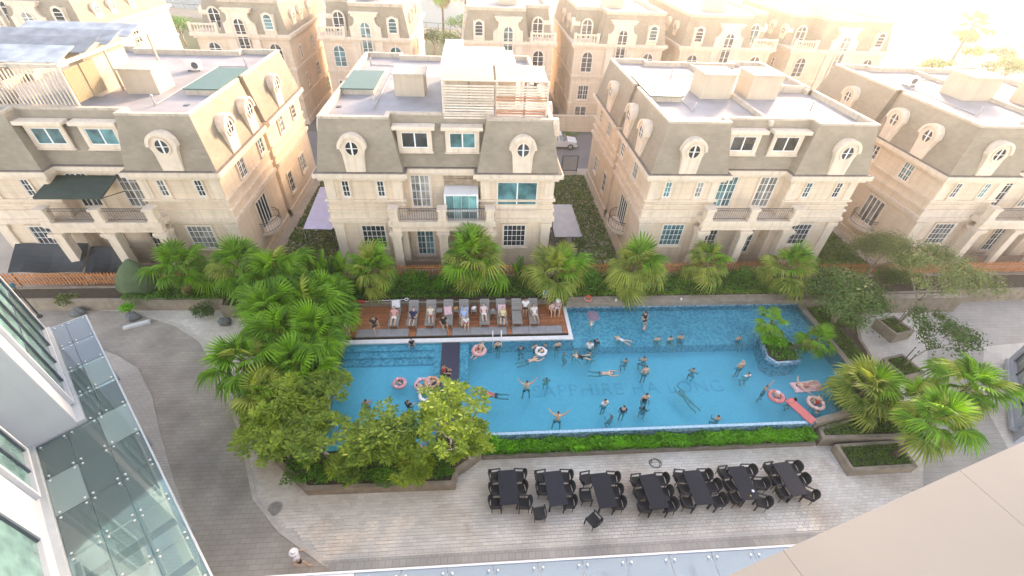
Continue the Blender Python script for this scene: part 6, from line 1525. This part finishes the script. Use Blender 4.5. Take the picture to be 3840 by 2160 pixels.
person(7.0, 14.8, .0, 'stand', 195, 'boy in a white shirt standing left of the small group', [('shirt', WHT), ('trunks', NVY)], 1, .9); person(7.2, 13.95, .0, 'tread', 215, 'boy treading water nearest the overflow edge', [('trunks', TEAL)], 1, .85)
person(7.95, 14.35, .0, 'stand', 170, 'boy in a dark and white top in the small group', [('shirt', NVY)], 0, .88); person(9.4, 15.0, .05, 'stand', 0, 'woman in a black swimsuit standing over the lettering', [('swimsuit', BLK)], 0, .97, hair='long')
person(9.15, 14.42, .0, 'tread', 150, 'person in black beside the woman over the lettering', [('shirt', BLK), ('trunks', BLK)], 1, .9, hair='long')
person(13.1, 13.62, .0, 'tread', 180, 'bather resting elbows on the overflow edge', [('trunks', GRY)], 1, .95); person(16.75, 15.4, .0, 'arms_up', 30, 'bather with arms up left of the pink ring', [('trunks', NVY)], 1, .9)
ring(17.15, 14.9, (.75, .22, .20), 'coral swim ring near the pool right corner', .36, .12); person(17.15, 14.92, .88, 'sit', 120, 'child in a white cap in the coral ring', [('swimsuit', PNK)], 0, .75, hat=WHT)
def airbed(x, y, rz, col, label, L=1.8, w=.7):
    t = thing('air_mattress', label, 'float', (x, y, 1.0), R(rz), 'inflatables in the pool')
    for k in range(5):
        part('tube', MB().tube([(-L / 2, -w / 2 + w * (k + .5) / 5, .06), (-L / 2 + .08, -w / 2 + w * (k + .5) / 5, .07), (L / 2 - .08, -w / 2 + w * (k + .5) / 5, .07), (L / 2, -w / 2 + w * (k + .5) / 5, .06)], [.03, .075, .075, .03], 8), cloth(col), t, True)
    part('pillow', MB().ball((-L / 2 + .2, 0, .12), (.16, w / 2, .09), 10, 6), cloth(col), t, True)
airbed(19.4, 15.5, 3, (.74, .45, .44), 'pale pink air mattress with a sunbather near the right corner', 1.9); person(20.15, 15.55, 1.20, 'float', 92, 'person lying on the pale pink air mattress', [('swimsuit', (.5, .2, .15))], 0, .95, rx=-88)
person(18.1, 14.6, .0, 'tread', 200, 'dark haired person at the head of the red air mattress', [('shirt', BLK)], 1, .95, hair='long'); airbed(18.05, 13.9, -68, (.78, .20, .18), 'coral red air mattress at the overflow corner', 1.7, .5)
ring(19.25, 14.35, (.74, .42, .36), 'peach swim ring around a bather at the right corner', .4); person(19.25, 14.38, .30, 'stand', 160, 'bather in the peach ring at the right corner', [('swimsuit', RED)], 0, .9); person(18.95, 13.75, .0, 'tread', 130, 'dark haired swimmer behind the coral red mattress', [('shirt', TEAL)], 1, .9)
# deck
DZ = 1.125
person(-8.7, 22.4, DZ, 'walk', 300, 'person in a white shirt walking at the left end of the deck', [('shirt', WHT), ('trunks', GRY)], 1, 1.0)
person(-6.5, 20.6, DZ, 'walk', 25, 'person in black walking along the grey slabs', [('shirt', BLK), ('trunks', BLK)], 1, .95, hair='long')
person(-8.15, 20.35, DZ, 'stand', 60, 'person in white with a red towel at the deck left front corner', [('shirt', WHT), ('trunks', RED)], 0, .95)
person(3.1, 21.95, DZ, 'stand', 0, 'person in a white shirt and dark shorts standing between the last loungers', [('shirt', WHT), ('trunks', BLK)], 1, 1.0)
person(4.95, 22.15, DZ + .35, 'sit', 10, 'child in pale clothes sitting at the deck right corner', [('shirt', (.6, .4, .34))], 0, .8); person(5.35, 22.3, DZ + .35, 'sit', 350, 'woman with a white cap sitting at the deck right corner', [('shirt', (.5, .3, .3)), ('trunks', WHT)], 0, .95, hat=WHT)
bn = thing('bench', 'low timber bench at the deck right corner', 'bench', (5.15, 22.35, DZ)); part('seat', MB().box(-.5, .5, -.2, .25, .33, .38), WOODD, bn)
for a in (-.42, .42): part('leg', MB().box(a - .04, a + .04, -.18, .22, 0, .329), WOODD, bn)
LZ = DZ + .34
person(-5.47, 21.65, LZ, 'recline', 0, 'person in coral wrapped on the leftmost lounger', [('shirt', (.72, .30, .26)), ('trunks', WHT)], 0, 1.0, hair='long'); person(-4.25, 21.55, LZ, 'recline', -6, 'person in navy on the second lounger from left', [('shirt', NVY), ('trunks', BLK)], 0, .95)
person(-3.12, 21.75, LZ, 'recline', 5, 'person in cream and red on the third lounger from left', [('shirt', (.66, .55, .42)), ('trunks', (.5, .12, .1))], 0, .95); person(-2.25, 21.05, DZ + .28, 'sit', 20, 'person in black crouching at the foot of the fourth lounger', [('shirt', BLK), ('trunks', BLK)], 1, .95, hair='long')
person(-.95, 21.45, LZ, 'recline', 0, 'person in pale blue on the middle lounger', [('shirt', (.3, .42, .6))], 0, 1.0); person(-.8, 21.0, LZ, 'sit', 5, 'child in white sitting at the foot of the middle lounger', [('shirt', WHT), ('trunks', RED)], 0, .75)
person(.36, 21.85, LZ, 'recline', 3, 'woman in white on the fourth lounger from right', [('shirt', (.7, .5, .48)), ('trunks', WHT)], 0, .98, hair='long'); person(1.58, 21.5, LZ, 'recline', -4, 'person in straw yellow on the third lounger from right', [('shirt', (.6, .5, .25)), ('trunks', BLK)], 0, .95)
person(3.72, 21.7, LZ, 'recline', 8, 'dark haired person in pale dress on the rightmost lounger', [('shirt', (.6, .55, .5)), ('trunks', (.6, .55, .5))], 1, 1.0, hair='long')
# terrace
person(-7.7, 7.75, .0, 'walk', 105, 'person in a white top and dark trousers walking at the bottom edge', [('shirt', (.75, .72, .78)), ('trunks', BLK)], 0, 1.0, hat=WHT)
# ================================================================ sunlit haze over the whole place
hz = MB().box(-1600, 1600, -1600, 1600, -1.2, 26)
hm_ = bpy.data.materials.new('haze_air'); hm_.use_nodes = True
hn = hm_.node_tree.nodes; hl = hm_.node_tree.links
hn.remove(hn['Principled BSDF'])
pv = hn.new('ShaderNodeVolumePrincipled'); pv.inputs['Color'].default_value = (1.0, .99, .97, 1); pv.inputs['Density'].default_value = 0.0012; pv.inputs['Anisotropy'].default_value = 0.88  # even density; its forward scatter also stands in for lens glare
hl.new(pv.outputs[0], hn['Material Output'].inputs['Volume'])
ho = part('haze', hz, hm_); ho['kind'] = 'stuff'; ho['label'] = 'bright sunlit haze, doubling as lens glare toward the upper right'
